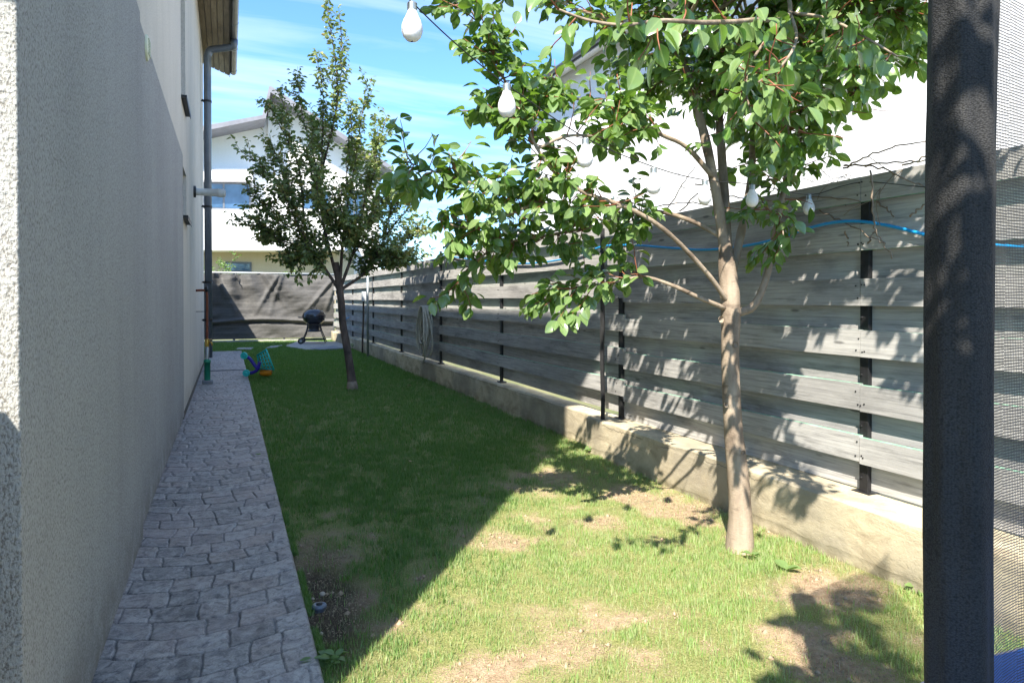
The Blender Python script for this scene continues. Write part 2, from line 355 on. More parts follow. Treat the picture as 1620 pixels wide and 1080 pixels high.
def leafy(name, cols, trans, rough=.38, tw=.35, vein=True, spec=.5):
    m, nt, b = new_mat(name)
    g = N(nt, 'ShaderNodeNewGeometry')
    c = ramp(nt, g.outputs['Random Per Island'], [(i/(len(cols)-1), x) for i, x in enumerate(cols)])
    n = noise(nt, 40, 3); c = mixc(nt, 1, c, ramp(nt, n, [(.3, (.8, .8, .8)), (.7, (1.1, 1.1, 1.1))]), 'MULTIPLY')
    rb = N(nt, 'ShaderNodeAttribute', attribute_name='rib').outputs['Fac']
    c = mixc(nt, ramp(nt, rb, [(.84, (0, 0, 0)), (.96, (.55, .55, .55))]), c, (.26, .36, .12))
    # paler underside
    c2 = mixc(nt, math_(nt, 'MULTIPLY', g.outputs['Backfacing'], .5), c, (.20, .27, .13))
    nt.links.new(c2, b.inputs['Base Color']); b.inputs['Roughness'].default_value = rough; b.inputs['Specular IOR Level'].default_value = spec
    t = N(nt, 'ShaderNodeBsdfTranslucent'); t.inputs[0].default_value = (*trans, 1)
    mixs = N(nt, 'ShaderNodeMixShader'); mixs.inputs[0].default_value = tw
    nt.links.new(b.outputs[0], mixs.inputs[1]); nt.links.new(t.outputs[0], mixs.inputs[2])
    nt.links.new(mixs.outputs[0], nt.nodes['Material Output'].inputs[0])
    return m
M['straw'] = leafy('straw', [(.30, .22, .13), (.46, .38, .22), (.56, .50, .32), (.22, .17, .10)], (.3, .25, .1), .7, .15)
M['leaf'] = leafy('pear_leaf', [(.035, .085, .02), (.06, .14, .028), (.095, .20, .036), (.045, .11, .027), (.15, .26, .045), (.065, .135, .03), (.20, .27, .055)], (.28, .50, .05), .22, .26, spec=.75)
M['leaf_far'] = leafy('ornamental_pear_leaf', [(.09, .14, .045), (.13, .19, .06), (.19, .25, .085), (.11, .16, .055), (.25, .28, .10), (.42, .28, .10)], (.32, .46, .09), .33, .25)
M['leaf_light'] = leafy('shrub_leaf', [(.10, .20, .04), (.16, .28, .06), (.12, .22, .05)], (.3, .45, .06), .4, .35)
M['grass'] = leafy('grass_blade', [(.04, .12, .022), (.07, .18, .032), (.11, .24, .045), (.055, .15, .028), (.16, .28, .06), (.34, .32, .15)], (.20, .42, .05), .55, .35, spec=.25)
M['grass_dry_sunlit'] = leafy('sparse_sunlit_grass_blade', [(.17, .30, .06), (.25, .42, .09), (.34, .50, .15), (.50, .54, .27), (.60, .54, .33)], (.35, .50, .12), .6, .35, spec=.2)  # paler copy of the lawn grass, sunlight put into its colour
def bark(name, c1, c2, c3, rough=.85):
    m, nt, b = new_mat(name)
    g = noise(nt, 9, 7, .6, sc=(1, 1, .35)); f = noise(nt, 60, 4, sc=(1, 1, 2.5)); bnd = noise(nt, 4, 5, .65, sc=(1, 1, 2.5))
    c = ramp(nt, g, [(.3, c3), (.5, c1), (.7, c2)])
    c = mixc(nt, ramp(nt, bnd, [(.56, (0, 0, 0)), (.68, (.7, .7, .7))]), c, c3)
    nt.links.new(c, b.inputs['Base Color']); b.inputs['Roughness'].default_value = rough; b.inputs['Specular IOR Level'].default_value = .25
    bump(nt, b, math_(nt, 'ADD', g, math_(nt, 'MULTIPLY', f, .5)), .7, .008); return m
M['bark'] = bark('pear_bark', (.26, .205, .155), (.38, .31, .24), (.085, .06, .045))
M['bark_dark'] = bark('dark_bark', (.12, .09, .075), (.18, .14, .12), (.05, .04, .035))
M['bark_red'] = basic('red_twig', (.22, .075, .035), .5, var=.25, scale=20)
def mesh_fabric(name, col, scale, rough=.5, bstr=.8, var=.3):
    m, nt, b = new_mat(name)
    tc = N(nt, 'ShaderNodeTexCoord'); mp = N(nt, 'ShaderNodeMapping'); mp.inputs['Scale'].default_value = (1, 1, 1.5); nt.links.new(tc.outputs['Object'], mp.inputs[0])
    v = N(nt, 'ShaderNodeTexVoronoi'); v.inputs['Scale'].default_value = scale; v.inputs['Randomness'].default_value = .8; nt.links.new(mp.outputs[0], v.inputs['Vector'])
    k = v.outputs['Distance']
    c = ramp(nt, k, [(.1, tuple(min(1, x*1.4) for x in col)), (.45, col), (.8, tuple(x*.4 for x in col))])
    c = mixc(nt, 1, c, ramp(nt, noise(nt, 5, 5), [(.3, (1-var,)*3), (.7, (1, 1, 1))]), 'MULTIPLY')
    nt.links.new(c, b.inputs['Base Color']); b.inputs['Roughness'].default_value = rough; b.inputs['Specular IOR Level'].default_value = .25
    bump(nt, b, math_(nt, 'MULTIPLY', k, -1), bstr, .003); return m
M['sleeve'] = mesh_fabric('knitted_sleeve', (.030, .030, .031), 250, .7, .45, .35)
M['net'] = basic('black_net', (.02, .02, .022), .5, bstr=0)
def screen_mat():
    m, nt, b = new_mat('shade_cloth')
    n = noise(nt, 14, 5, .6, sc=(1, 1, 3)); st = N(nt, 'ShaderNodeTexWave', wave_type='BANDS', bands_direction='Z'); tc = N(nt, 'ShaderNodeTexCoord'); nt.links.new(tc.outputs['Object'], st.inputs[0])
    st.inputs['Scale'].default_value = 1.75; st.inputs['Distortion'].default_value = .4
    c = ramp(nt, n, [(.3, (.05, .05, .052)), (.7, (.085, .082, .08))])
    c = mixc(nt, ramp(nt, st.outputs['Fac'], [(.95, (0, 0, 0)), (1, (.4, .4, .4))]), c, (.14, .135, .13))
    nt.links.new(c, b.inputs['Base Color']); b.inputs['Roughness'].default_value = .8; b.inputs['Sheen Weight'].default_value = .2
    bump(nt, b, noise(nt, 160, 2), .3, .003); return m
M['screen'] = screen_mat()
#==================================================================== SETTING
LZ = -0.035                                                        # lawn level
HX = -0.46                                                         # house wall plane
PX = 0.297                                                         # path edge
# far ground sheet
MB().add([(-400, -60, LZ-.35), (400, -60, LZ-.35), (400, 600, LZ-.35), (-400, 600, LZ-.35)], [(0, 1, 2, 3)]).build('ground', M['ground'])['kind'] = 'structure'
# lawn with cover attribute (0 bare soil .. 1 grass)
SCR_Y = 22.3
def gauss(x, y, cx, cy, sx, sy): return np.exp(-((x-cx)/sx)**2-((y-cy)/sy)**2)
def cover(x, y):
    c = .30 + 1.0*fbm(x*1.7+3, y*1.7, 4)
    far = np.clip((y-3.6-.9*(x-.3))/1.6, 0, 1)
    c = c + .60*far - .02*(1-far) + .22*np.clip((y-2.6-1.3*(x-.38))/.5, 0, 1)*(x > .75)
    for cx, cy, sx, sy, a in ((1.0, 2.15, .45, .30, .60), (1.25, 2.75, .35, .22, .38), (.36, 3.0, .13, .55, .85), (.42, 3.7, .12, .4, .55), (2.55, 2.35, .30, .30, .65), (2.55, 3.6, .3, .5, .5),
                              (1.75, 2.35, .18, .14, .45), (2.35, 4.5, .28, .25, .55), (1.3, 3.4, .15, .12, .3), (2.05, 1.8, .12, .35, .5), (1.5, 1.75, .25, .12, .3), (.8, 5.2, .3, .2, .35), (.5, 5.7, .15, .25, .3), (2.72, 3.0, .25, .9, .45)):
        c = c - a*.62*gauss(x, y, cx, cy, sx, sy)
    c = c + .5*gauss(x, y, 2.42, 2.62, .16, .12)+.5*gauss(x, y, 2.78, 4.7, .25, .5)
    return np.clip(c+.95*(fbm(x*7, y*7, 4)-.5)*np.clip(1.3-far, .3, 1), 0, 1)
def lawn_grid(x0, x1, y0, y1, st):
    xs = np.arange(x0, x1+st/2, st); ys = np.arange(y0, y1+st/2, st)
    X, Y = np.meshgrid(xs, ys, indexing='ij'); return X, Y
X, Y = lawn_grid(-3.0, 4.0, -2.0, 24.0, .05)
Z = LZ + .018*(fbm(X*2.2, Y*2.2, 3)-.5) + .012*(fbm(X*9, Y*9, 2)-.5)
Z = np.where((X < PX-.02) | (Y < -1), LZ-.06, Z)
nx, ny = X.shape; idx = np.arange(nx*ny).reshape(nx, ny)
fq = np.stack([idx[:-1, :-1], idx[1:, :-1], idx[1:, 1:], idx[:-1, 1:]], -1).reshape(-1, 4)
lawn = npmesh('lawn', np.stack([X, Y, Z], -1).reshape(-1, 3), [fq], M['lawn']); lawn['kind'] = 'structure'
a = lawn.data.attributes.new('cover', 'FLOAT', 'POINT'); a.data.foreach_set('value', cover(X, Y).ravel().astype(np.float32))
wet = np.clip(gauss(X, Y, .38, 3.1, .17, .6)*1.1*(.5+fbm(X*6, Y*6, 3)), 0, .9)
a = lawn.data.attributes.new('wet', 'FLOAT', 'POINT'); a.data.foreach_set('value', wet.ravel().astype(np.float32))
# path
PE = 18.3
# relief: arched rows of irregular stamped stones
def path_sheet(y0, y1, st):
    xs = np.linspace(HX-.02, PX, int((PX-HX+.02)/st)); ys = np.arange(y0, y1+st*.5, st); X, Y = np.meshgrid(xs, ys, indexing='ij')
    wx = (fbm(X*9+3, Y*9, 3)-.5)*.030; wy = (fbm(X*7+30, Y*7+9, 3)-.5)*.040
    v = Y - .72*(X+.08)**2 + wy; u = X + wx
    RH = .152; rowf = v/RH; row = np.floor(rowf).astype(int); fv = rowf-row
    dj = np.minimum(fv, 1-fv)*RH; tone = np.zeros_like(X); rr = np.random.default_rng(5)
    for r_ in np.unique(row):
        mk = row == r_; g_ = np.random.default_rng(1000+int(r_)); ed = [-.62+g_.uniform(0, .12)]
        while ed[-1] < .5: ed.append(ed[-1]+g_.uniform(.105, .215))
        ed = np.array(ed); uu = u[mk] + (fv[mk]-.5)*.02*g_.uniform(-1.5, 1.5); k = np.clip(np.searchsorted(ed, uu)-1, 0, len(ed)-2)
        dj[mk] = np.minimum(dj[mk], np.minimum(uu-ed[k], ed[k+1]-uu)); tone[mk] = g_.random(len(ed))[k]
    jw = .0032*(.4+fbm(X*5+7, Y*5, 2)); j = np.clip(1-(dj-jw*.4)/np.maximum(jw*1.3, st*.75), 0, 1)
    j = j*np.clip((PX-.018-X)/.01, 0, 1)
    rel = (np.abs(fbm(X*8+5, Y*8+2, 4)-.5)*2)*.007 + fbm(X*28, Y*28, 3)*.0022 + tone*.0025
    Z = -.004 + rel - j*.009
    edge = np.clip((X-(PX-.012))/.012, 0, 1); Z = Z - .010*edge**2
    nx, ny = X.shape; idx = np.arange(nx*ny).reshape(nx, ny)
    fq = np.stack([idx[:-1, :-1], idx[1:, :-1], idx[1:, 1:], idx[:-1, 1:]], -1).reshape(-1, 4)
    V = np.stack([X, Y, Z], -1).reshape(-1, 3); n0 = len(V)
    sk = V[idx[-1]].copy(); sk[:, 2] = -.14; V = np.concatenate([V, sk]); si = n0+np.arange(ny); e = idx[-1]
    fq = np.concatenate([fq, np.stack([e[:-1], si[:-1], si[1:], e[1:]], -1)])
    if y1 > 18:
        sk = V[idx[:, -1]].copy(); sk[:, 2] = -.14; m0 = len(V); V = np.concatenate([V, sk]); si = m0+np.arange(nx); e = idx[:, -1]
        fq = np.concatenate([fq, np.stack([e[:-1], e[1:], si[1:], si[:-1]], -1)])
    ex = len(V)-n0
    o = npmesh('path', V, [fq], M['stamped'], None, True); o['kind'] = 'structure'
    for nm, ar in (('joint', j), ('tone', tone)):
        a = o.data.attributes.new(nm, 'FLOAT', 'POINT'); a.data.foreach_set('value', np.concatenate([ar.ravel(), np.zeros(ex)]).astype(np.float32))
path_sheet(1.2, 5.0, .0042); path_sheet(5.0, PE, .0085)
# grass blades -------------------------------------------------------
def blades(xs, ys, L, W, name, mt, lean=.6):
    n = len(xs); z = np.full(n, LZ-.004)
    ang = rng.uniform(0, 2*np.pi, n); ln = rng.uniform(.1, lean, n)*L; h = np.sqrt(np.maximum(L**2-ln**2, (L*.3)**2))
    dx, dy = np.cos(ang), np.sin(ang); wa = ang+np.pi/2+rng.uniform(-.6, .6, n); wx, wy = np.cos(wa)*W/2, np.sin(wa)*W/2
    V = np.empty((n, 5, 3))
    V[:, 0] = np.stack([xs-wx, ys-wy, z], -1); V[:, 1] = np.stack([xs+wx, ys+wy, z], -1)
    V[:, 2] = np.stack([xs+dx*ln*.35+wx*.8, ys+dy*ln*.35+wy*.8, z+h*.6], -1); V[:, 3] = np.stack([xs+dx*ln*.35-wx*.8, ys+dy*ln*.35-wy*.8, z+h*.6], -1)
    V[:, 4] = np.stack([xs+dx*ln, ys+dy*ln, z+h], -1)
    b = (np.arange(n)*5)[:, None]
    o = npmesh(name, V.reshape(-1, 3), [b+np.array([0, 1, 2, 3]), b+np.array([3, 2, 4])], mt, None, True)
    o['kind'] = 'stuff'; return o
def scatter(n, x0, x1, y0, y1, thr=.42, sharp=.2):
    x = rng.uniform(x0, x1, n); y = rng.uniform(y0, y1, n)
    c = cover(x, y); tuft = fbm(x*14, y*14, 2)
    keep = rng.random(n) < np.clip((c-thr)/sharp, .03, 1)*np.clip((tuft-.25)*2.2, .15, 1)
    keep &= ~((np.abs(x-2.35) < .85) & (np.abs(y-20.1) < .95) & (y > 19.2))
    return x[keep], y[keep]
LX1 = 2.98
def shade_side(x, y): return y > 2.35+1.307*(x-.38)  # house shadow edge: blades outside it take the sunlit colour
# near lawn
x, y = scatter(300000, PX+.01, LX1, 1.5, 6.0, .50, .38)
xe = PX+rng.uniform(-.004, .03, 9000); ye = rng.uniform(1.6, 6, 9000); ke = fbm(ye*6, ye*0+3, 3) > .47; x = np.r_[x, xe[ke]]; y = np.r_[y, ye[ke]]
for cx_, cy_, r0_, nn_ in ((2.43, 2.80, .10, 900), (2.80, 4.88, .03, 400)):
    ga_ = rng.uniform(0, 2*np.pi, nn_); gr_ = r0_+np.abs(rng.normal(0, .05, nn_)); x = np.r_[x, cx_+np.cos(ga_)*gr_]; y = np.r_[y, cy_+np.sin(ga_)*gr_]
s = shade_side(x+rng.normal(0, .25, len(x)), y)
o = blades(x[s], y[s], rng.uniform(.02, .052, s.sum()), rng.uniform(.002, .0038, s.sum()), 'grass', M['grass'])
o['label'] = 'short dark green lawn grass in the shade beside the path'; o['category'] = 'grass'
o = blades(x[~s], y[~s], rng.uniform(.018, .046, (~s).sum()), rng.uniform(.0018, .0034, (~s).sum()), 'grass', M['grass_dry_sunlit'])
o['label'] = 'sparse foreground grass on bare soil with sunlight put into its yellowish colour'; o['category'] = 'grass'
x = rng.uniform(PX+.01, LX1, 60000); y = rng.uniform(1.5, 6.0, 60000); kk = cover(x, y) < .66; x = x[kk]; y = y[kk]
o = blades(x, y, rng.uniform(.012, .038, len(x)), rng.uniform(.0010, .0026, len(x)), 'dry_thatch', M['straw'], lean=1.0); o['label'] = 'dry straw-coloured thatch scattered over the bare soil patches'; o['category'] = 'dry grass'
x = rng.uniform(PX+.01, LX1, 26000); y = rng.uniform(1.5, 5.5, 26000); kk = cover(x, y) < .55; x = x[kk]; y = y[kk]; n = len(x)
r_ = rng.uniform(.0015, .0055, n)[:, None, None]*(1+2.2*(rng.random(n) < .03)[:, None, None]); oc = np.array([(1, 0, 0), (-1, 0, 0), (0, 1, 0), (0, -1, 0), (0, 0, .8), (0, 0, -.8)])[None]*(1+rng.uniform(-.35, .35, (n, 6, 3)))
V = (np.stack([x, y, np.full(n, LZ+.002)], -1)[:, None]+oc*r_).reshape(-1, 3); bI = (np.arange(n)*6)[:, None]
o = npmesh('soil_crumbs', V, [np.concatenate([bI+np.array(t_) for t_ in ([0, 2, 4], [2, 1, 4], [1, 3, 4], [3, 0, 4], [2, 0, 5], [1, 2, 5], [3, 1, 5], [0, 3, 5])])], basic('soil_crumb', (.34, .25, .17), .95, var=.35, scale=60), None, False)
o['kind'] = 'stuff'; o['label'] = 'small crumbs of dry brown soil on the bare lawn patches'; o['category'] = 'soil'
x, y = scatter(150000, PX+.01, LX1+.1, 6.0, 12.5, .3, .2)
o = blades(x, y, rng.uniform(.03, .06, len(x)), rng.uniform(.003, .006, len(x)), 'grass', M['grass']); o['label'] = 'dense green lawn grass around the far slender tree'; o['category'] = 'grass'
x, y = scatter(130000, PX-.0, LX1+.1, 12.5, 22.2, .2, .2)
x2, y2 = scatter(30000, -.8, PX, PE, 22.2, .2, .2)
x = np.r_[x, x2]; y = np.r_[y, y2]
o = blades(x, y, rng.uniform(.035, .07, len(x)), rng.uniform(.006, .011, len(x)), 'grass', M['grass']); o['label'] = 'bright lawn grass in front of the dark fabric screen'; o['category'] = 'grass'
#==================================================================== OWN HOUSE
W0, W1, W2, W3 = 1.84, 4.18, 8.15, 15.2
EZ = 6.29
house = empty('house', (HX, W0, 0)); house['worldspace'] = 1
tag(house, 'near house at the left edge with grey roughcast lower wall and cream upper wall', 'house')
# --- walls (cream body with window holes on the X = HX face)
def wall_with_holes(mb, X, xin, y0, y1, z0, z1, holes):
    ys = sorted({y0, y1, *[h[0] for h in holes], *[h[1] for h in holes]}); zs = sorted({z0, z1, *[h[2] for h in holes], *[h[3] for h in holes]})
    for i in range(len(ys)-1):
        for j in range(len(zs)-1):
            cy_, cz_ = (ys[i]+ys[i+1])/2, (zs[j]+zs[j+1])/2
            if any(h[0] < cy_ < h[1] and h[2] < cz_ < h[3] for h in holes): continue
            mb.add([(X, ys[i], zs[j]), (X, ys[i+1], zs[j]), (X, ys[i+1], zs[j+1]), (X, ys[i], zs[j+1])], [(0, 1, 2, 3)])
    for h in holes:
        a, b, c, d = h
        mb.add([(X, a, c), (X, b, c), (X, b, d), (X, a, d), (xin, a, c), (xin, b, c), (xin, b, d), (xin, a, d)], [(0, 4, 5, 1), (1, 5, 6, 2), (2, 6, 7, 3), (3, 7, 4, 0)])
holes = [(8.25, 9.05, 2.21, 2.76), (8.12, 8.95, 3.48, 4.95)]
mb = MB(); wall_with_holes(mb, HX, HX-.16, W0+.05, W3, 0, EZ, holes)
mb.add([(HX, W3, 0), (HX-8, W3, 0), (HX-8, W3, EZ), (HX-4, W3, EZ+1.6), (HX, W3, EZ)], [(0, 1, 2, 3, 4)])
mb.add([(HX, W0+.05, 2.6), (HX-8, W0+.05, 2.6), (HX-8, W0+.05, EZ), (HX-4, W0+.05, EZ+1.6), (HX, W0+.05, EZ)], [(4, 3, 2, 1, 0)])
mb.add([(HX-8, W0+.05, 0), (HX-8, W3, 0), (HX-8, W3, EZ), (HX-8, W0+.05, EZ)], [(3, 2, 1, 0)])
o = mb.build('upper_wall', M['plaster_cream'], house); o['label'] = 'cream rendered wall with two small windows'
# --- grey insulated base panel (two sections, 15-35 mm proud)
def rough_panel(mb, x, y0, y1, z0, z1, back):
    mb.box((back, y0, z0), (x, y1, z1))
mb = MB(); mb.box((HX-.25, W1, 0.03), (HX+.012, W2, 2.84))
mb.box((HX-.25, W0, 0.0), (HX+.026, W1, 2.84))
mb.box((HX-7.9, W0, 0.0), (HX-.25, W0+.045, 2.6))
g = mb.build('lower_wall', M['plaster_grey'], house); g['label'] = 'grey roughcast panel covering the lower wall'
# fine displaced edge on the near corner (real roughcast)
nz, nyy = 900, 26
zz = np.linspace(.25, 2.15, nz); yy = np.linspace(0, 1, nyy)
V = []; 
for i in range(nz):
    for j in range(nyy):
        t = yy[j]
        if t < .5: xx = HX+.0275 - (.5-t)*2*.06; y_ = W0-.0015
        else: xx = HX+.0275; y_ = W0-.0015 + (t-.5)*2*.022
        V.append((xx, y_, zz[i]))
V = np.array(V); nn = fbm(V[:, 0]*230+V[:, 1]*230, V[:, 2]*200, 3)-.5; tt = np.tile(yy, nz)
amp = .0045*np.clip(1-np.abs(tt-.5)*1.6, .3, 1)
V[:, 0] += np.where(tt >= .46, nn*amp, 0); V[:, 1] -= np.where(tt <= .54, nn*amp, 0)
idx = np.arange(nz*nyy).reshape(nz, nyy); fq = np.stack([idx[:-1, :-1], idx[:-1, 1:], idx[1:, 1:], idx[1:, :-1]], -1).reshape(-1, 4)
npmesh('corner_render', V, [fq], M['plaster_grey'], house, True)
# dark joint along the base
MB().box((HX-.02, W2+.002, 0.0), (HX+.010, W3, .05)).build('base_joint', basic('dark_joint', (.10, .085, .06), .9), house)
# windows
for (a, b_, c, d) in holes:
    f = MB(); t = .05; xi = HX-.155
    f.box((xi, a, c), (xi+.06, a+t, d)); f.box((xi, b_-t, c), (xi+.06, b_, d)); f.box((xi, a+t, c), (xi+.06, b_-t, c+t)); f.box((xi, a+t, d-t), (xi+.06, b_-t, d))
    w_ = f.build('window', M['window_frame'], house)
    MB().box((xi+.01, a+t, c+t), (xi+.03, b_-t, d-t)).build('pane', M['glass'], w_).matrix_parent_inverse = Matrix()
    s_ = MB(); s_.box((HX-.15, a-.0, c-.028), (HX+.05, b_+.03, c-.002)); s_.box((HX+.05, a, c-.05), (HX+.056, b_+.03, c+.0))
    s_.build('window_sill', M['black_metal'], w_).matrix_parent_inverse = Matrix()
# roof: soffit, fascia, slab
RY0, RY1 = 1.35, 16.0; OXg, OZ = .035, 6.10
sl_ = (EZ-OZ)/(OXg-HX)
mb = MB(); n = 5
for i in range(n):
    xa = HX+(OXg-HX)*i/n+.005; xb = HX+(OXg-HX)*(i+1)/n-.005
    za_, zb_ = EZ-(xa-HX)*sl_, EZ-(xb-HX)*sl_
    mb.hexa([(xa, RY0, za_), (xb, RY0, zb_), (xb, RY1, zb_), (xa, RY1, za_), (xa, RY0, za_+.018), (xb, RY0, zb_+.018), (xb, RY1, zb_+.018), (xa, RY1, za_+.018)])
mb.hexa([(HX-4, RY0, EZ+1.53), (HX-.002, RY0, EZ+.001), (HX-.002, RY1, EZ+.001), (HX-4, RY1, EZ+1.53), (HX-4, RY0, EZ+1.55), (HX-.002, RY0, EZ+.019), (HX-.002, RY1, EZ+.019), (HX-4, RY1, EZ+1.55)])
mb.build('soffit', M['soffit_wood'], house)
mb = MB()
z1 = OZ
mb.hexa([(HX-4, RY0-.01, EZ+1.56), (OXg+.02, RY0-.01, OZ+.02), (OXg+.02, RY1+.01, OZ+.02), (HX-4, RY1+.01, EZ+1.56),
         (HX-4, RY0-.01, EZ+1.78), (OXg+.02, RY0-.01, OZ+.2), (OXg+.02, RY1+.01, OZ+.2), (HX-4, RY1+.01, EZ+1.78)])
mb.hexa([(HX-8.5, RY0-.01, OZ+.02), (HX-4.003, RY0-.01, EZ+1.56), (HX-4.003, RY1+.01, EZ+1.56), (HX-8.5, RY1+.01, OZ+.02),
         (HX-8.5, RY0-.01, OZ+.2), (HX-4.003, RY0-.01, EZ+1.78), (HX-4.003, RY1+.01, EZ+1.78), (HX-8.5, RY1+.01, OZ+.2)])
mb.build('roof', M['roof_grey'], house)
MB().box((OXg+.002, RY0, OZ-.03), (OXg+.012, RY1, OZ+.018)).build('fascia', M['black_metal'], house)
# gutter: half round
gp = [(.065*math.cos(t), .065*math.sin(t)) for t in np.linspace(math.pi, 2*math.pi, 10)]
gi = [(.058*math.cos(t), .058*math.sin(t)) for t in np.linspace(2*math.pi, math.pi, 10)]
mb = MB(); mb.prism([(.115+a, 6.16+b) for a, b in gp+gi], 1, RY0, RY1-.1)
mb.prism([(.115+a, 6.16+b) for a, b in gp], 1, RY1-.1, RY1-.094)
gut = mb.build('gutter', M['gutter_brown'], house)
for yb in np.arange(2.2, 15.9, 1.35):
    MB().prism([(.115+a*1.1, 6.16+b*1.1) for a, b in gp]+[(.115+a*1.0, 6.16+b*1.0) for a, b in gp[::-1]], 1, yb, yb+.03).build('gutter_bracket', M['steel'], gut).matrix_parent_inverse = Matrix()
# downpipe
DP = Vector((HX+.115, 13.9, 0))
pts = [(.115, 13.75, 6.11), (.115, 13.76, 6.03)] + [tuple(v) for v in catmull([(.10, 13.78, 5.99), (.02, 13.8, 5.965), (-.20, 13.85, 5.92), (-.30, 13.88, 5.89), (DP.x, 13.9, 5.78)], 6)] + [(DP.x, 13.9, 5.3), (DP.x, 13.9, .2)]
dp = MB().tube(pts, .066, 16).build('downpipe', M['pipe_blue'], house, True)
for z in (.9, 1.6, 3.0, 4.95):
    mb = MB(); mb.lathe([(.068, -.02), (.073, -.02), (.073, .02), (.068, .02)], (DP.x, 13.9, z), 16); mb.tube([(DP.x-.07, 13.9, z), (HX-.01, 13.9, z)], .008, 6); mb.box((DP.x-.10, 13.84, z-.02), (DP.x-.07, 13.87, z+.02))
    mb.build('pipe_clip', M['black_metal'], dp).matrix_parent_inverse = Matrix()
# round vent cover on the near wall
VC = OX(231, 76, HX+.012)
mb = MB(); mb.lathe([(.0, .016), (.055, .016), (.072, .010), (.078, 0.0)], (HX+.013, VC.y, VC.z), 28, axis='x', sx=1); 
for k in range(6): mb.box((HX+.028, VC.y-.045, VC.z-.048+.017*k), (HX+.034, VC.y+.045, VC.z-.040+.017*k))
mb.build('vent_cover', M['vent_cream'], house)
# white flue pipe sticking out of the wall
FP = OX(313, 303, HX); fe = OX(349, 304, HX+.42)
Yf = 10.9; zf = 1.3+(472-303)*(Yf/1.105)/1080
mb = MB(); mb.lathe([(.085, 0), (.085, .03), (.052, .035)], (HX, Yf, zf), 20, axis='x'); fl = mb.build('flue_collar', M['black_plastic'], house, True)
mb = MB(); mb.lathe([(.052, .03), (.055, .32), (.062, .32), (.062, .40), (.055, .41), (.045, .43), (.045, .30)], (HX, Yf, zf), 20, axis='x'); mb.build('flue_pipe', M['white_plastic'], house, True)
# unseen blockers added at the near gable to cast the long straight shadow
mb = MB(); mb.box((HX-7.9, 1.36, 2.6), (HX+.02, W0-.002, EZ+.2)); mb.build('shade_overhang', M['plaster_cream'], house)
mb = MB(); mb.lathe([(.146, 0), (.146, 2.6)], (-.56, 1.438, 0), 24, cap=True); mb.build('shade_column', M['plaster_grey'], house)
mb = MB(); mb.box((-2.2, 1.44, 0), (-.72, 1.50, 1.5)); mb.build('shade_slab', M['plaster_grey'], house)
# unseen box added behind the house to shade the fabric screen
mb = MB(); mb.box((-6, 15.6, 0), (-1.35, 20.75, 3.45)); mb.box((-6.1, 15.5, 3.45), (-1.2, 20.9, 3.57))
o = mb.build('shade_block', M['plaster_cream']); tag(o, 'unseen flat-topped box added behind the near house to shade the fabric screen', 'shade_block')
#==================================================================== CONCRETE PLINTH + FENCE
def plinth_mesh(x0, x1, y0, y1, z1):
    ny_ = int((y1-y0)/.06); prof = [(x0, -.2), (x0, .0), (x0+.004, .08), (x0, .16), (x0, z1-.015), (x0+.015, z1), (x0+(x1-x0)*.5, z1), (x1, z1), (x1, -.2)]
    ys = np.linspace(y0, y1, ny_); V = []
    for y_ in ys:
        for k, (a_, b_) in enumerate(prof):
            nx_ = (fbm(np.array([y_*3.]), np.array([b_*9+2.]), 3)[0]-.5)*.022 if k < 7 else 0
            nz_ = (fbm(np.array([y_*4.]), np.array([a_*9+9.]), 3)[0]-.5)*.02 if k in (4, 5, 6, 7) else 0
            V.append((a_+nx_, y_, b_+nz_))
    n = len(prof); m = MB(); m.v = V
    for i in range(ny_-1):
        for j in range(n-1): m.f.append((i*n+j, i*n+j+1, (i+1)*n+j+1, (i+1)*n+j)); m.mi.append(0)
    m.f += [tuple(range(n))[::-1], tuple((ny_-1)*n+j for j in range(n))]; m.mi += [0, 0]
    return m
pl = empty('concrete_wall', (2.9, 3, 0)); pl['worldspace'] = 1
tag(pl, 'low stained board-marked concrete wall running under the plank fence', 'low wall')
plinth_mesh(2.865, 3.16, -1.5, 5.22, .285).build('near_section', M['concrete'], pl, True)
plinth_mesh(2.985, 3.16, 5.225, 22.1, .272).build('far_section', M['concrete'], pl, True)
for o in pl.children:
    e = o.modifiers.new('es', 'EDGE_SPLIT'); e.split_angle = R(40)
fence = empty('plank_fence', (3.08, 3, .28)); fence['worldspace'] = 1
tag(fence, 'weathered grey horizontal plank fence with black posts on the concrete wall', 'fence')
PY = [-.15, 2.59, 5.0, 7.76, 10.35, 13.0, 15.8, 18.6, 21.9]
front = [(1.805, 1.934), (1.55, 1.685), (1.264, 1.405), (.99, 1.13), (.714, .852), (.443, .58)]
back = [(1.66, 1.83), (1.385, 1.575), (1.11, 1.29), (.835, 1.01), (.56, .735), (.292, .465)]
def board(mb, x0, x1, y0, y1, z0, z1):
    dz = random.uniform(-.006, .006); dt = random.uniform(-.008, .008); sag = random.uniform(-.004, .004); n = 6
    base = len(mb.v)
    for i in range(n+1):
        t = i/n; z = dz+dt*(t-.5)+sag*(1-(2*t-1)**2); y_ = y0+(y1-y0)*t; dx_ = random.uniform(-.0012, .0012)
        mb.v += [(x0+dx_, y_, z0+z+random.uniform(-.001, .001)), (x1+dx_, y_, z0+z), (x1+dx_, y_, z1+z), (x0+dx_, y_, z1+z+random.uniform(-.001, .001))]
    for i in range(n):
        a = base+i*4; b = a+4
        mb.f += [(a, a+1, b+1, b), (a+1, a+2, b+2, b+1), (a+2, a+3, b+3, b+2), (a+3, a, b, b+3)]; mb.mi += [1, 0, 1, 0]
    a = base; b = base+n*4; mb.f += [(a+3, a+2, a+1, a), (b, b+1, b+2, b+3)]; mb.mi += [0, 0]
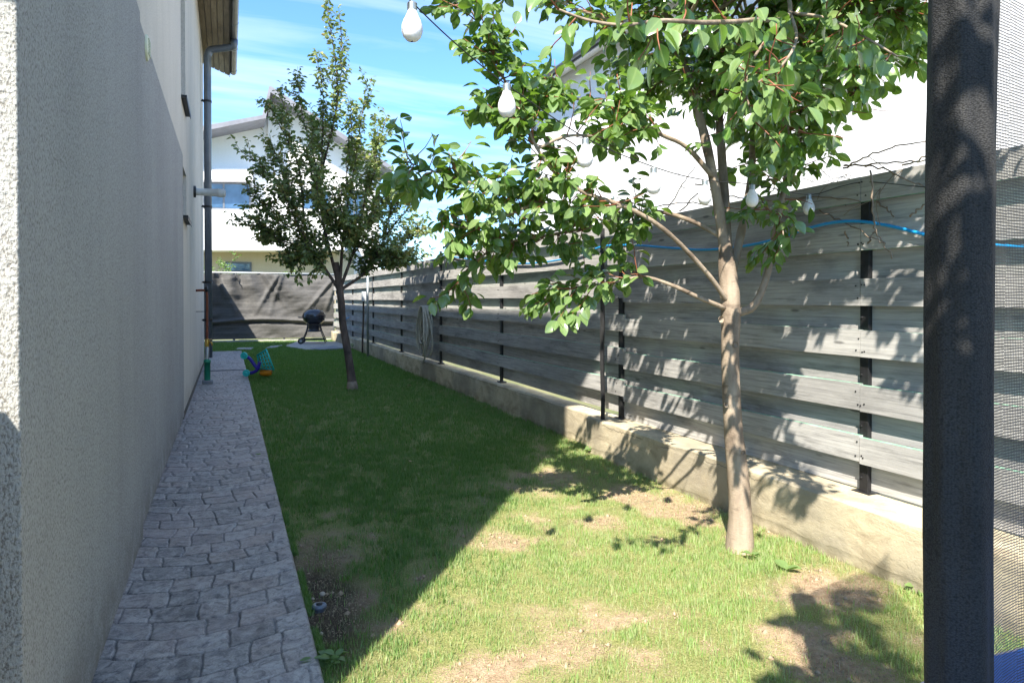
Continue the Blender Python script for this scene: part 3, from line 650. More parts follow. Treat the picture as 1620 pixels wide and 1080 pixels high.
for i in range(len(PY)-1):
    y0, y1 = PY[i], PY[i+1]; off = 0 if i < 2 else (.035 if i < 4 else .0)
    mb = MB()
    j0 = 0 if i == 0 else random.uniform(-.0, .0)
    for (a, b_) in front: board(mb, 3.040, 3.068, y0+.002-(.1 if i == 2 else 0)+(0), y1-.002-(.1 if i == 1 else 0), a+off, b_+off)
    for (a, b_) in back: board(mb, 3.100, 3.122, y0+.002, y1-.002, a+off, b_+off)
    for (a, b_) in front:
        for yy_ in (y0+.012, y1-.012, y0+.02, y1-.024):
            zc_ = (a+b_)/2+off+random.choice((-.035, .035))+random.uniform(-.006, .006); nb0 = len(mb.f)
            mb.lathe([(0, -.003), (.0045, -.003), (.0045, 0)], (3.040, yy_+random.uniform(-.008, .008), zc_), 6, axis='x')
            for q_ in range(nb0, len(mb.f)): mb.mi[q_] = 2
    mb.build('board_panel', [M['fence_wood'], M['moss_edge'], M['black_metal']], fence)
for i, y_ in enumerate(PY[:-1]):
    mb = MB(); w_ = .026
    mb.box((3.070, y_-w_, .262), (3.098, y_+w_, 1.90 if i != 4 else 2.04)); mb.box((3.05, y_-.05, .270), (3.13, y_+.06, .288))
    for zb in (.36, .63, .9, 1.2, 1.47): mb.lathe([(.006, 0), (.006, -.006), (0, -.007)], (3.070, y_+.012, zb), 8, axis='x')
    mb.build('fence_post', M['black_metal'], fence, bevel=.002)
# front free-standing thin black post
fp = G(953, 723, LZ)
pts = [fp+Vector((0, 0, -.1)), fp+Vector((0, 0, .2)), fp+Vector((.006, 0, .45)), fp+Vector((-.004, 0, .8)), fp+Vector((.0, 0, 1.2)), fp+Vector((-.002, 0, 1.92))]
mb = MB(); mb.tube(pts, .021, 4); o = mb.build('metal_post', M['black_metal'])
tag(o, 'thin square black metal post standing in the lawn edge before the fence', 'post')
#==================================================================== FABRIC SCREEN
scr = empty('fabric_screen', (1.3, SCR_Y, 0)); scr['worldspace'] = 1
tag(scr, 'dark grey wrinkled shade cloth fence closing the far end of the lawn', 'screen fence')
nxs, nzs = 160, 90; xs = np.linspace(-1.6, 3.12, nxs); zs = np.linspace(.07, 2.07, nzs)
XX, ZZ = np.meshgrid(xs, zs, indexing='ij')
t = (ZZ-.07)/2
sagw = np.abs(np.sin((XX+.35)*math.pi/1.35))
D = .10*(fbm(XX*1.2+ZZ*1.1, ZZ*2.6-XX*.8, 3)-.5) + .05*np.sin(XX*3.1+ZZ*5*np.sin(XX*.9)+1)*(.3+t)
D += .06*np.exp(-((ZZ-.62-.05*np.sin(XX*1.6))/.05)**2) - .05*np.exp(-((ZZ-.53-.05*np.sin(XX*1.6))/.05)**2)
for cx, sl, am in ((.9, .9, .05), (1.6, -1.1, .04), (2.4, 1.3, .06), (2.9, .5, .06), (.1, -.8, .04), (1.25, .5, .04)):
    D += am*np.exp(-(((XX-cx)-sl*(ZZ-1.1)*.6)/.07)**2)*np.clip(ZZ-.6, 0, 1)
Zt = ZZ - (sagw*.05*(t**6)); Yt = SCR_Y - .03 - D*1.6
idx = np.arange(nxs*nzs).reshape(nxs, nzs); fq = np.stack([idx[:-1, :-1], idx[1:, :-1], idx[1:, 1:], idx[:-1, 1:]], -1).reshape(-1, 4)
cl = npmesh('shade_cloth', np.stack([XX, Yt, Zt], -1).reshape(-1, 3), [fq], M['screen'], scr)
md = cl.modifiers.new('th', 'SOLIDIFY'); md.thickness = .004
MB().tube([(-1.7, SCR_Y+.03, 2.09), (3.15, SCR_Y+.03, 2.07)], .022, 8).build('top_rail', M['box_grey'], scr, True)
for xx in (-1.5, .15, 1.6, 3.1):
    MB().box((xx-.03, SCR_Y+.06, -.1), (xx+.03, SCR_Y+.12, 2.08)).build('screen_post', M['grey_metal'], scr)
for xx in (.22, 1.42):
    MB().tube(catmull([(xx, SCR_Y-.09, 2.07), (xx-.03, SCR_Y-.13, 1.95), (xx+.03, SCR_Y-.12, 1.88), (xx+.06, SCR_Y-.12, 1.80)], 4), .014, 6).build('cord_tie', M['black_plastic'], scr, True)
MB().box((-1.6, SCR_Y-.14, LZ-.02), (3.1, SCR_Y+.05, .03)).build('concrete_kerb', M['slab'], scr)
#==================================================================== NEIGHBOUR HOUSE ON THE RIGHT
nb = empty('neighbour_house', (7.15, 5, 0)); nb['worldspace'] = 1
tag(nb, 'large white rendered house behind the plank fence on the right', 'house')
mb = MB(); mb.box((7.15, -6, -.3), (16, 15.85, 6.45)); mb.build('wall', M['plaster_white'], nb)
gx, gz = 6.70, 6.32
mb = MB(); mb.hexa([(gx+.02, -6.4, gz-.05), (gx+4.6, -6.4, gz+2.2), (gx+4.6, 18.4, gz+2.2), (gx+.02, 18.4, gz-.05), (gx+.02, -6.4, gz+.12), (gx+4.6, -6.4, gz+2.4), (gx+4.6, 18.4, gz+2.4), (gx+.02, 18.4, gz+.12)])
mb.hexa([(gx+4.603, -6.4, gz+2.2), (gx+9.5, -6.4, gz-.05), (gx+9.5, 18.4, gz-.05), (gx+4.603, 18.4, gz+2.2), (gx+4.603, -6.4, gz+2.4), (gx+9.5, -6.4, gz+.12), (gx+9.5, 18.4, gz+.12), (gx+4.603, 18.4, gz+2.4)])
mb.build('roof', M['roof_grey'], nb)
mb = MB(); mb.hexa([(gx+.03, -6.38, gz-.07), (7.14, -6.38, gz+.10), (7.14, 18.38, gz+.10), (gx+.03, 18.38, gz-.07), (gx+.03, -6.38, gz-.053), (7.14, -6.38, gz+.13), (7.14, 18.38, gz+.13), (gx+.03, 18.38, gz-.053)]); mb.build('soffit', M['plaster_white'], nb)
mb = MB(); mb.prism([(gx-.04+a, gz+.03+b) for a, b in gp+gi], 1, -6.4, 18.45); mb.build('gutter', M['grey_metal'], nb)
mb = MB(); mb.tube(catmull([(gx-.03, 15.7, gz-.03), (gx+.05, 15.7, gz-.15), (7.0, 15.7, gz-.42), (7.09, 15.7, gz-.6)], 5)+[Vector((7.09, 15.7, 4)), Vector((7.09, 15.7, 0))], .055, 12); mb.build('downpipe', M['box_grey'], nb, True)
bal = MB(); bal.box((7.25, 15.855, 2.9), (11, 18.1, 3.08)); bal.box((7.25, 18.0, 3.08), (11, 18.1, 3.2)); b_ = bal.build('balcony', M['plaster_white'], nb)
mb = MB()
for k in range(19): mb.tube([(7.3, 15.95+.115*k, 3.08), (7.3, 15.95+.115*k, 4.0)], .010, 6)
for k in range(30): mb.tube([(7.3+.12*k, 18.05, 3.1), (7.3+.12*k, 18.05, 4.0)], .010, 6)
mb.tube([(7.3, 15.86, 4.0), (7.3, 18.05, 4.0), (11, 18.05, 4.0)], .02, 8); mb.build('railing', M['grey_metal'], b_).matrix_parent_inverse = Matrix()
#==================================================================== BACK HOUSE
BY = 40.0
bh = empty('back_house', tuple(OY(450, 430, BY)), 0); bh['worldspace'] = 1
tag(bh, 'white modern house with balcony and grey mono-pitch roofs beyond the fabric screen', 'house')
def Q(x, y, Y=BY): v = OY(x, y, Y); return (v.x, v.z)
def extr(name, px, Y0, Y1, mt, par=bh):
    poly = [Q(x, y, Y0) for x, y in px]
    m = MB(); m.prism(poly, 1, Y0, Y1); return m.build(name, mt, par)
extr('wall', [(240, 480), (240, 225), (333, 206), (424, 186), (424, 480)], BY, BY+9, M['plaster_white'])
extr('wall', [(424.2, 480), (424.2, 148), (600, 262), (600, 480)], BY-.3, BY+9, M['plaster_white'])
extr('roof', [(200, 226), (200, 218), (333, 197), (421, 181), (421, 187), (333, 205)], BY-2.1, BY+9.5, M['roof_grey'])
extr('roof', [(414, 186), (426, 136), (430, 137), (622, 264), (622, 271), (428, 146), (421, 186)], BY-1.8, BY+9.5, M['roof_grey'])
extr('balcony', [(240, 396), (240, 331), (545, 331), (545, 396)], BY-2.6, BY-.305, M['plaster_white'])
extr('ground_floor_wall', [(240, 480), (240, 397), (560, 397), (560, 480)], BY-1.0, BY-.31, M['plaster_beige'])
extr('lintel', [(240, 284), (240, 268), (400, 268), (400, 284)], BY-.9, BY-.002, M['plaster_white'])
def bwin(x0, y0, x1, y1, Y, mull=()):
    m = MB(); a = OY(x0, y0, Y); b = OY(x1, y1, Y); t = .09
    m.box((a.x, Y-.06, b.z), (a.x+t, Y, a.z)); m.box((b.x-t, Y-.06, b.z), (b.x, Y, a.z)); m.box((a.x+t, Y-.06, b.z), (b.x-t, Y, b.z+t)); m.box((a.x+t, Y-.06, a.z-t), (b.x-t, Y, a.z))
    for f_ in mull: xm = a.x+(b.x-a.x)*f_; m.box((xm-t/2, Y-.061, b.z+t), (xm+t/2, Y, a.z-t))
    w_ = m.build('window', M['window_frame'], bh)
    MB().box((a.x+t, Y-.03, b.z+t), (b.x-t, Y-.01, a.z-t)).build('pane', M['glass'], w_).matrix_parent_inverse = Matrix()
bwin(322, 286, 397, 334, BY-.02, (.42,)); bwin(356, 414, 398, 431, BY-1.02); bwin(545, 300, 575, 345, BY-.32, (.5,))
bwin(478, 300, 522, 334, BY-.32, (.5,))
#==================================================================== TREES
def leaves_arrays(P, D, Nn, L, Wd, curl=.25, fold=.25):
    """P base points, D unit directions, Nn unit normals"""
    n = len(P); Sd = np.cross(D, Nn); L_ = L[:, None]; W_ = Wd[:, None]
    def pt(u, v, h): return P + D*(L_*u) + Sd*(W_*v) + Nn*(L_*h)
    us = [0, .14, .32, .52, .72, .88, 1.0]; ws = [0, .52, .92, 1.0, .78, .40, 0]
    cv = [-curl*u*u for u in us]
    rows = [pt(u, 0, c) for u, c in zip(us, cv)]
    rows += [pt(u+.03, w_, c+fold*.42*w_) for u, w_, c in list(zip(us, ws, cv))[1:6]]
    rows += [pt(u+.03, -w_, c+fold*.42*w_) for u, w_, c in list(zip(us, ws, cv))[1:6]]
    V = np.stack(rows, 1).reshape(-1, 3); b = (np.arange(n)*17)[:, None]
    q = []; t3 = [[0, 1, 7], [5, 6, 11], [0, 12, 1], [5, 16, 6]]
    for i in range(1, 5): q += [[i, i+1, 7+i, 6+i], [i, 11+i, 12+i, i+1]]
    q = np.concatenate([b+np.array(k) for k in q]); t3 = np.concatenate([b+np.array(k) for k in t3])
    return V, [q, t3]
def ribs(o):
    n = len(o.data.vertices)//17; a = o.data.attributes.new('rib', 'FLOAT', 'POINT'); a.data.foreach_set('value', np.tile(np.r_[np.ones(7), np.zeros(10)], n).astype(np.float32)); return o
def unit(a): return a/np.maximum(np.linalg.norm(a, axis=1, keepdims=True), 1e-9)
def grow_leaves(nodes, ndirs, per, Lr, spread=.7, droop=.35, pet=.02, ratio=.29):
    k = np.repeat(np.arange(len(nodes)), per); P0 = nodes[k]; d = ndirs[k]
    r = unit(rng.normal(size=(len(k), 3))); r[:, 2] = np.abs(r[:, 2])*.5 - .1
    D = unit(d*.5 + r*spread*1.4 + np.array([0, 0, -droop*2.0])*rng.uniform(.2, 1.6, (len(k), 1)))
    P = P0 + D*rng.uniform(.4, 1.4, (len(k), 1))*pet + rng.normal(size=(len(k), 3))*.006
    up = np.array([[0, 0, 1.]]) + rng.normal(size=(len(k), 3))*.55
    Nn = up - D*np.sum(up*D, 1, keepdims=True); Nn = unit(Nn)
    L = rng.uniform(Lr[0], Lr[1], len(k)); return P, D, Nn, L, L*ratio*rng.uniform(.85, 1.15, len(k))
def twig_out(path, start, n, lmin, lmax, upw=.25, outw=.6, lat=1.0):
    """side twigs from a branch path (list of Vectors)"""
    res = []; m = len(path)
    for _ in range(n):
        t = random.uniform(start, 1); i = min(int(t*(m-1)), m-2); f = t*(m-1)-i; p = path[i].lerp(path[i+1], f)
        ax = (path[i+1]-path[i]).normalized(); r = Vector([random.gauss(0, 1) for _ in range(3)]).normalized()
        d = (ax*outw + r*lat + Vector((0, 0, upw))).normalized(); L = random.uniform(lmin, lmax)
        pts = [p]; q = p.copy(); k = 5
        for s_ in range(k):
            d = (d + Vector([random.gauss(0, .16) for _ in range(3)]) + Vector((0, 0, .05))).normalized(); q = q + d*(L/k); pts.append(q.copy())
        res.append(pts)
    return res
def sample_path(pts, step):
    P = []; D = []; acc = 0
    for a, b in zip(pts[:-1], pts[1:]):
        L = (b-a).length; t = step-acc
        while t < L: P.append(a.lerp(b, t/L)); D.append((b-a).normalized()); t += step
        acc = (acc+L) % step
    return P, D
# ---- near pear tree
base = G(1170, 868, LZ)
tree = empty('pear_tree', tuple(base)); tree['worldspace'] = 1
tag(tree, 'near pear tree with pale forked trunk and broad glossy leaves before the plank fence', 'tree')
ZT = (base-CAM).dot(FW)
T = lambda x, y, d=0: OD(x, y, ZT+d)
trunk = catmull([T(1169, 885), T(1170, 866), T(1171, 820), T(1168, 760), T(1161, 690), T(1157, 620), T(1155, 560), T(1156, 500), T(1154, 460), T(1149, 410), T(1150, 370)], 5)
tr = [.105, .082, .066, .060, .053, .050, .049, .054, .056, .046, .012]
mbt = MB(); mbt.tube(trunk, [r*.93 for r in lerp_list(tr, len(trunk))], 18, wob=.02)
BR = {}
def branch(key, pts, r0, r1, mb=mbt, k=9):
    p = catmull(pts, 5); mb.tube(p, [r*(1+random.uniform(-.06, .06)) for r in lerp_list([r0, (r0+r1)*.5, r1], len(p))], k, wob=.03); BR[key] = p; return p
branch('A', [T(1150, 440), T(1140, 350, .0), T(1122, 250, .02), T(1100, 160, .05), T(1078, 90, .0), T(1050, 20, -.1), T(1010, -90, -.2), T(980, -220, -.3)], .031, .012)
branch('B', [T(1152, 430, .03), T(1145, 300, .12), T(1138, 190, .2), T(1133, 90, .3), T(1130, -20, .4), T(1135, -180, .5)], .030, .010)
branch('C', [T(1158, 430, .05), T(1172, 370, .15), T(1188, 280, .25), T(1192, 180, .3), T(1198, 60, .35), T(1215, -80, .35), T(1230, -200, .3)], .026, .009)
branch('D', [T(1166, 495, .0), T(1192, 484, -.02), T(1212, 440, -.03), T(1222, 390, -.02), T(1240, 300), T(1256, 235, .05), T(1300, 195, .05), T(1350, 150, 0), T(1400, 95, -.05), T(1450, 70, -.1)], .022, .006)
branch('D2', [T(1256, 240, .03), T(1275, 160, -.05), T(1310, 90, -.15), T(1360, 30, -.25), T(1420, -60, -.3)], .016, .005)
branch('E', [T(1152, 478, -.02), T(1125, 440, -.1), T(1085, 395, -.2), T(1040, 355, -.3), T(985, 325, -.35), T(925, 305, -.35), T(880, 275, -.4), T(850, 235, -.45), T(825, 180, -.45), T(795, 120, -.4), T(770, 60, -.4), T(735, 0, -.4), T(700, -60, -.4)], .0135, .0035)
branch('F', [T(1148, 488, -.02), T(1105, 470, -.12), T(1060, 450, -.15), T(1015, 438, -.15), T(965, 448, -.1), T(910, 455, -.1), T(870, 470, -.1)], .013, .003)
branch('G', [T(1142, 375, .0), T(1095, 350, .05), T(1040, 335, .05), T(985, 345, .02), T(930, 360, 0), T(870, 372, -.05), T(800, 385, -.1), T(745, 420, -.1), T(715, 465, -.1)], .013, .0035)
branch('H', [T(1128, 280, 0), T(1085, 232, -.05), T(1040, 210, -.15), T(990, 175, -.25), T(930, 160, -.3), T(860, 150, -.3), T(790, 170, -.2)], .014, .004)
branch('J', [T(985, 325, -.35), T(920, 335, -.3), T(850, 320, -.3), T(780, 300, -.3), T(730, 285, -.35), T(690, 272, -.35), T(640, 255, -.35)], .011, .003)
branch('J2', [T(850, 320, -.3), T(790, 345, -.3), T(735, 360, -.3), T(690, 345, -.3)], .008, .003)
branch('K', [T(1230, -60, -.1), T(1250, 20, -.8), T(1190, 32, -1.3), T(1120, 36, -1.6), T(1050, 33, -1.75), T(985, 40, -1.8), T(930, 32, -1.8), T(880, 14, -1.8)], .010, .003)
branch('K2', [T(1250, 20, -.8), T(1260, 60, -1.1), T(1240, 100, -1.35), T(1200, 130, -1.5)], .007, .003)
branch('L', [T(1198, 100, .3), T(1240, 60, .1), T(1300, 20, -.1), T(1370, 30, -.25), T(1430, 60, -.3)], .013, .004)
branch('N', [T(1078, 90), T(1030, 60, -.1), T(960, 30, -.15), T(900, 10, -.2), T(830, -30, -.2), T(760, -60, -.2)], .012, .004)
branch('O', [T(1130, 150, .25), T(1090, 100, .5), T(1030, 90, .7), T(960, 90, .8)], .012, .004)
branch('P', [T(1190, 220, .3), T(1215, 180, .0), T(1240, 150, -.3), T(1275, 130, -.5)], .010, .004)
branch('Q', [T(1190, 300, .2), T(1215, 330, .0), T(1235, 350, -.1), T(1240, 380, -.15)], .008, .003)
branch('R', [T(850, 235, -.45), T(900, 215, -.45), T(960, 220, -.4), T(1010, 250, -.35)], .008, .003)
branch('W1', [T(1198, 60, .3), T(1230, 40, -.2), T(1290, 70, -.6), T(1340, 110, -.8)], .010, .003)
branch('W2', [T(1240, -20, .1), T(1290, -10, -.3), T(1360, 10, -.5), T(1440, 20, -.6)], .010, .003)
branch('W3', [T(1130, 100, .3), T(1160, 70, -.2), T(1200, 90, -.6), T(1240, 170, -.7), T(1250, 230, -.7)], .010, .003)
branch('K3', [T(1250, 20, -.8), T(1310, 30, -1.1), T(1370, 60, -1.3), T(1420, 90, -1.35)], .007, .003)
branch('K4', [T(1250, 20, -.8), T(1200, 80, -1.0), T(1180, 130, -1.1), T(1190, 190, -1.15)], .007, .003)
branch('W4', [T(1138, 190, .2), T(1100, 130, .4), T(1060, 120, .6), T(1020, 150, .7)], .010, .003)
branch('U1', [T(1010, -90, -.2), T(930, -160, -.2), T(850, -200, 0)], .01, .004)
branch('U2', [T(1215, -80, .35), T(1300, -150, .2), T(1400, -180, .0)], .01, .004)
branch('U3', [T(1135, -100, .5), T(1100, -250, .8), T(1060, -350, 1.0)], .01, .004)
Wp = lambda *a: Vector(a)
VT = []
while len(VT) < 17:
    q_ = Vector((random.uniform(1.6, 2.95), random.uniform(1.1, 4.0), 0)); dz_ = 1.50+.437*q_.dot(FH); q_.z = dz_+random.uniform(.0, .7)
    if q_.z < 4.0 and all((q_-u_[1]).length > .38 for u_ in VT): VT.append(('ABC'[len(VT) % 3], q_))
for i_, (src, tgt) in enumerate(VT):
    s_ = BR[src][int(len(BR[src])*.62)]; t_ = Wp(*tgt)
    branch('V%d' % i_, [s_, s_.lerp(t_, .5)+Vector((0, 0, .25)), t_], .010, .004)
for kx, ky, rr in ((1140, 505, .012), (1163, 545, .011), (1175, 715, .008), (1148, 640, .009)):
    q = T(kx, ky, -.045); mbt.lathe([(.0, .012), (rr*.8, .010), (rr*1.3, .002), (rr*1.5, -.006)], tuple(q), 10, axis='y')
mbt.build('trunk', M['bark'], tree, True)
spec = {'A': (.3, 50), 'B': (.35, 50), 'C': (.3, 60), 'D': (.42, 60), 'D2': (.05, 70), 'W1': (.05, 60), 'W2': (.05, 60), 'W3': (.05, 50), 'W4': (.05, 34), 'E': (.34, 84), 'F': (.4, 20), 'G': (.28, 60), 'H': (.3, 46), 'J': (.1, 44), 'J2': (.1, 14), 'L': (.1, 60), 'N': (.2, 34), 'O': (.1, 16), 'P': (.1, 34), 'Q': (.2, 12), 'R': (.1, 14), 'U1': (.1, 14), 'U2': (.1, 18), 'U3': (.1, 14)}
for i_ in range(17): spec['V%d' % i_] = (.25, 46)
tw = MB(); NP, ND = [], []
for key, (st, n) in spec.items():
    tws = twig_out(BR[key], st, n, .07, .24, .12, .5)
    for t in tws:
        tw.tube(t, lerp_list([.0035, .0015], len(t)), 5)
        p, d = sample_path(t, .028); NP += p[1:]; ND += d[1:]; NP.append(t[-1]); ND.append((t[-1]-t[-2]).normalized())
    p, d = sample_path(BR[key][int(len(BR[key])*.75):], .035); NP += p; ND += d
nodes = np.array([tuple(v) for v in NP]); nd = np.array([tuple(v) for v in ND])
P, D, Nn, L, Wd = grow_leaves(nodes, nd, 2, (.05, .088), ratio=.30)
keepm = rng.random(len(P)) < .95
P, D, Nn, L, Wd = (a[keepm] for a in (P, D, Nn, L, Wd))
# big leaves on the near red twig
NP2, ND2 = [], []
for key in ('K', 'K2', 'K3', 'K4'):
    p, d = sample_path(BR[key][5:], .035); NP2 += p; ND2 += d
    for t in twig_out(BR[key], .2, 12, .05, .16, .1, .6):
        tw.tube(t, lerp_list([.003, .0015], len(t)), 5); p, d = sample_path(t, .045); NP2 += p; ND2 += d; NP2.append(t[-1]); ND2.append((t[-1]-t[-2]).normalized())
a2 = grow_leaves(np.array([tuple(v) for v in NP2]), np.array([tuple(v) for v in ND2]), 1, (.055, .085), droop=.5)
P, D, Nn, L, Wd = (np.concatenate([u, v]) for u, v in zip((P, D, Nn, L, Wd), a2))
q_ = P-np.array(CAM); zq = q_@np.array(FW); xq = F*(q_@np.array(RT))/zq+810; yq = CY-F*(q_@np.array(UP))/zq
kill = np.zeros(len(P), bool); rr_ = rng.random(len(P))
for (x0, y0, x1, y1, p_) in ((905, 215, 945, 262, .92), (1012, 250, 1056, 305, .92), (1098, 280, 1132, 318, .9), (900, 235, 1100, 325, .55), (1335, 165, 1462, 268, .92), (1265, 305, 1295, 335, .8), (640, 55, 700, 235, .8), (1240, 360, 1300, 420, .8)):
    kill |= (xq > x0) & (xq < x1) & (yq > y0) & (yq < y1) & (rr_ < p_)
P, D, Nn, L, Wd = (a[~kill] for a in (P, D, Nn, L, Wd))
V, fs = leaves_arrays(P, D, Nn, L, Wd)
ribs(npmesh('crown', V, fs, M['leaf'], tree, True))
print('near leaves', len(P))
tw.build('twigs', M['bark_red'], tree, True)
# ---- far ornamental pear
fb = G(557, 617, LZ); ft = empty('slender_tree', tuple(fb)); ft['worldspace'] = 1
tag(ft, 'slender dark-leaved tree with pointed top in the middle of the shaded lawn', 'tree')
ZF = (fb-CAM).dot(FW); T2 = lambda x, y, d=0: OD(x, y, ZF+d)
mb = MB()
tk = catmull([T2(559, 628), T2(558, 612), T2(555, 590), T2(549, 550), T2(542, 510), T2(540, 480), T2(537, 455), T2(531, 415)], 4)
mb.tube(tk, lerp_list([.085, .075, .060, .055, .052, .052, .05, .045], len(tk)), 12, wob=.03)
fo = T2(537, 460); fo2 = T2(541, 490)
tips = [(515, -5, 0), (537, 22, .1), (500, 85, -.2), (580, 132, 0), (612, 185, .2), (470, 120, .1), (555, 170, -.3), (428, 172, -.1), (445, 150, .3), (398, 250, .1), (388, 300, -.2), (378, 345, .0), (410, 380, .2),
        (636, 250, -.1), (655, 320, .15), (668, 365, 0), (640, 400, -.2), (600, 220, -.5), (560, 240, .6), (500, 200, .6), (480, 230, -.6), (450, 300, -.5), (600, 330, -.5), (540, 300, -.8), (520, 330, .8), (470, 380, .3), (590, 400, .2), (430, 230, .3), (620, 290, .4), (500, 300, -.9), (560, 360, -.6), (455, 420, 0), (505, 415, -.2), (655, 412, .1)]
NP, ND = [], []
twf = MB(); LEAD = []
order = [0, 3, 4, 7, 14]+[i for i in range(len(tips)) if i not in (0, 3, 4, 7, 14)]
for i in order:
    x, y, d = tips[i]
    lead = i in (0, 3, 4, 7, 14)
    if lead or not LEAD:
        st = fo if y < 330 else fo2; r0 = .026
    else:
        best = min(((abs((q-T2(x+(535-x)*.45, y+(480-y)*.5, d*.5)).length), q) for pl_ in LEAD for q in pl_[4:-4]), key=lambda u: u[0]); st = best[1]; r0 = .011
    e = T2(x, y, d); L_ = (e-st).length; jit = lambda: Vector([random.gauss(0, .028)*L_ for _ in range(3)])
    p = catmull([st, st.lerp(e, .3)+Vector(((e.x-st.x)*.12, (e.y-st.y)*.12, -.0))+jit(), st.lerp(e, .65)+jit(), e], 6)
    if lead: LEAD.append(p)
    mb.tube(p, lerp_list([r0, r0*.5, .004], len(p)), 6)
    n = 42 if i in (0, 3, 4, 7, 14) else 32
    near_top = y < 200
    for t in twig_out(p, .18, n, .12 if near_top else .15, .26 if near_top else .45, .55, .5, .8):
        twf.tube(t, lerp_list([.004, .0015], len(t)), 4)
        q, dd = sample_path(t, .036); NP += q; ND += dd
    q, dd = sample_path(p[int(len(p)*.5):], .03); NP += q; ND += dd
mb.build('trunk', M['bark_dark'], ft, True); twf.build('twigs', M['bark_dark'], ft, True)
P, D, Nn, L, Wd = grow_leaves(np.array([tuple(v) for v in NP]), np.array([tuple(v) for v in ND]), 2, (.052, .085), droop=.3, ratio=.28)
keepm = rng.random(len(P)) < .95; P, D, Nn, L, Wd = (a[keepm] for a in (P, D, Nn, L, Wd))
V, fs = leaves_arrays(P, D, Nn, L, Wd); npmesh('crown', V, fs, M['leaf_far'], ft, True); print('far leaves', len(P))
# pale collar at the foot of the far tree
mb = MB(); mb.tube([T2(558, 622), T2(557.5, 612), T2(556.5, 603)], [.088, .082, .070], 12, wob=.04); mb.build('bark_collar', M['bark'], ft, True)
# ---- background shrubs beyond the screen
def shrub(name, label, base, w, h, n, mt, cat='shrub', Lr=(.05, .09), stems=7, low=.2, group=None):
    e_ = empty(name, tuple(base)); e_['worldspace'] = 1; tag(e_, label, cat, group)
    m = MB(); NP, ND = [], []
    for k in range(stems):
        a = random.uniform(0, 2*math.pi); tip = base+Vector((math.cos(a)*w*random.uniform(.2, 1), math.sin(a)*w*random.uniform(.2, 1), h*random.uniform(.6, 1)))
        p = catmull([base+Vector((random.uniform(-.03, .03), 0, 0)), base.lerp(tip, .45)+Vector((0, 0, h*.12)), tip], 5); m.tube(p, lerp_list([.012, .004], len(p)), 5)
        for t in twig_out(p, low, n, .1, .3, .3, .4):
            q, dd = sample_path(t, .04); NP += q; ND += dd
    m.build('stems', M['bark_dark'], e_, True)
    P, D, Nn, L, Wd = grow_leaves(np.array([tuple(v) for v in NP]), np.array([tuple(v) for v in ND]), 2, Lr)
    V, fs = leaves_arrays(P, D, Nn, L, Wd); npmesh('foliage', V, fs, mt, e_, True); return e_
shrub('shrub', 'pale green shrub showing over the left end of the fabric screen', Vector((OY(345, 480, 25).x-.1, 25, 0)), .8, 3.3, 16, M['leaf_light'], stems=9, low=.4, group='shrubs beyond the fabric screen')
shrub('shrub', 'thin pale shrub showing over the middle of the fabric screen', Vector((OY(462, 480, 24.5).x, 24.5, 0)), .7, 2.6, 8, M['leaf_light'], stems=6, low=.5, group='shrubs beyond the fabric screen')
shrub('shrub', 'small bushy shrub behind the fence between the slender tree and the hose coil', Vector((5.4, 13.5, 0)), .7, 2.3, 14, M['leaf_far'], stems=8, low=.5)
# unseen foliage added behind the viewpoint to shade the padded pole and grass
shrub('shrub', 'dense unseen leaf mass added behind the viewpoint to shade the foot of the padded pole', Vector((.48, -.25, LZ)), .30, 2.95, 40, M['leaf'], Lr=(.06, .10), stems=9, low=.5)
shrub('shrub', 'tall thin unseen shrub behind the viewpoint throwing leaf shadows on the padded pole', Vector((.40, -.32, LZ)), .28, 3.85, 2, M['leaf'], Lr=(.08, .12), stems=11, low=.76)
#==================================================================== TRAMPOLINE (pole, sleeve, net, pad)
tp = CAM + ray(1518, 700)*1.25; tpx, tpy = tp.x, tp.y
tramp = empty('trampoline', (tpx, tpy, LZ)); tramp['worldspace'] = 1
tag(tramp, 'trampoline with black sleeved pole, safety net and blue pad at the right edge', 'trampoline')
# sleeve: fluted fabric tube
nz, nk = 260, 64; V = np.empty((nz, nk, 3)); zz = np.linspace(.45, 1.93, nz)
px0 = (tpx, tpy)
for i, z in enumerate(zz):
    g = np.linspace(0, 2*np.pi, nk, endpoint=False)
    r = .0535 + .0022*np.sin(g*3+z*1.5) + .0012*np.sin(g*5-z*2.3) + .006*(fbm(np.cos(g)*2+5, np.sin(g)*2+z*3, 3)-.5) + .002*np.sin(g*7+z*4)
    V[i, :, 0] = tpx+np.cos(g)*r; V[i, :, 1] = tpy+np.sin(g)*r; V[i, :, 2] = z
idx = np.arange(nz*nk).reshape(nz, nk); nx2 = np.roll(idx, -1, 1)
fq = np.stack([idx[:-1], nx2[:-1], nx2[1:], idx[1:]], -1).reshape(-1, 4)
npmesh('pole_sleeve', V.reshape(-1, 3), [fq], M['sleeve'], tramp, True)
MB().tube([(tpx, tpy, LZ), (tpx, tpy, 1.96)], .024, 16).build('pole', M['grey_metal'], tramp, True)
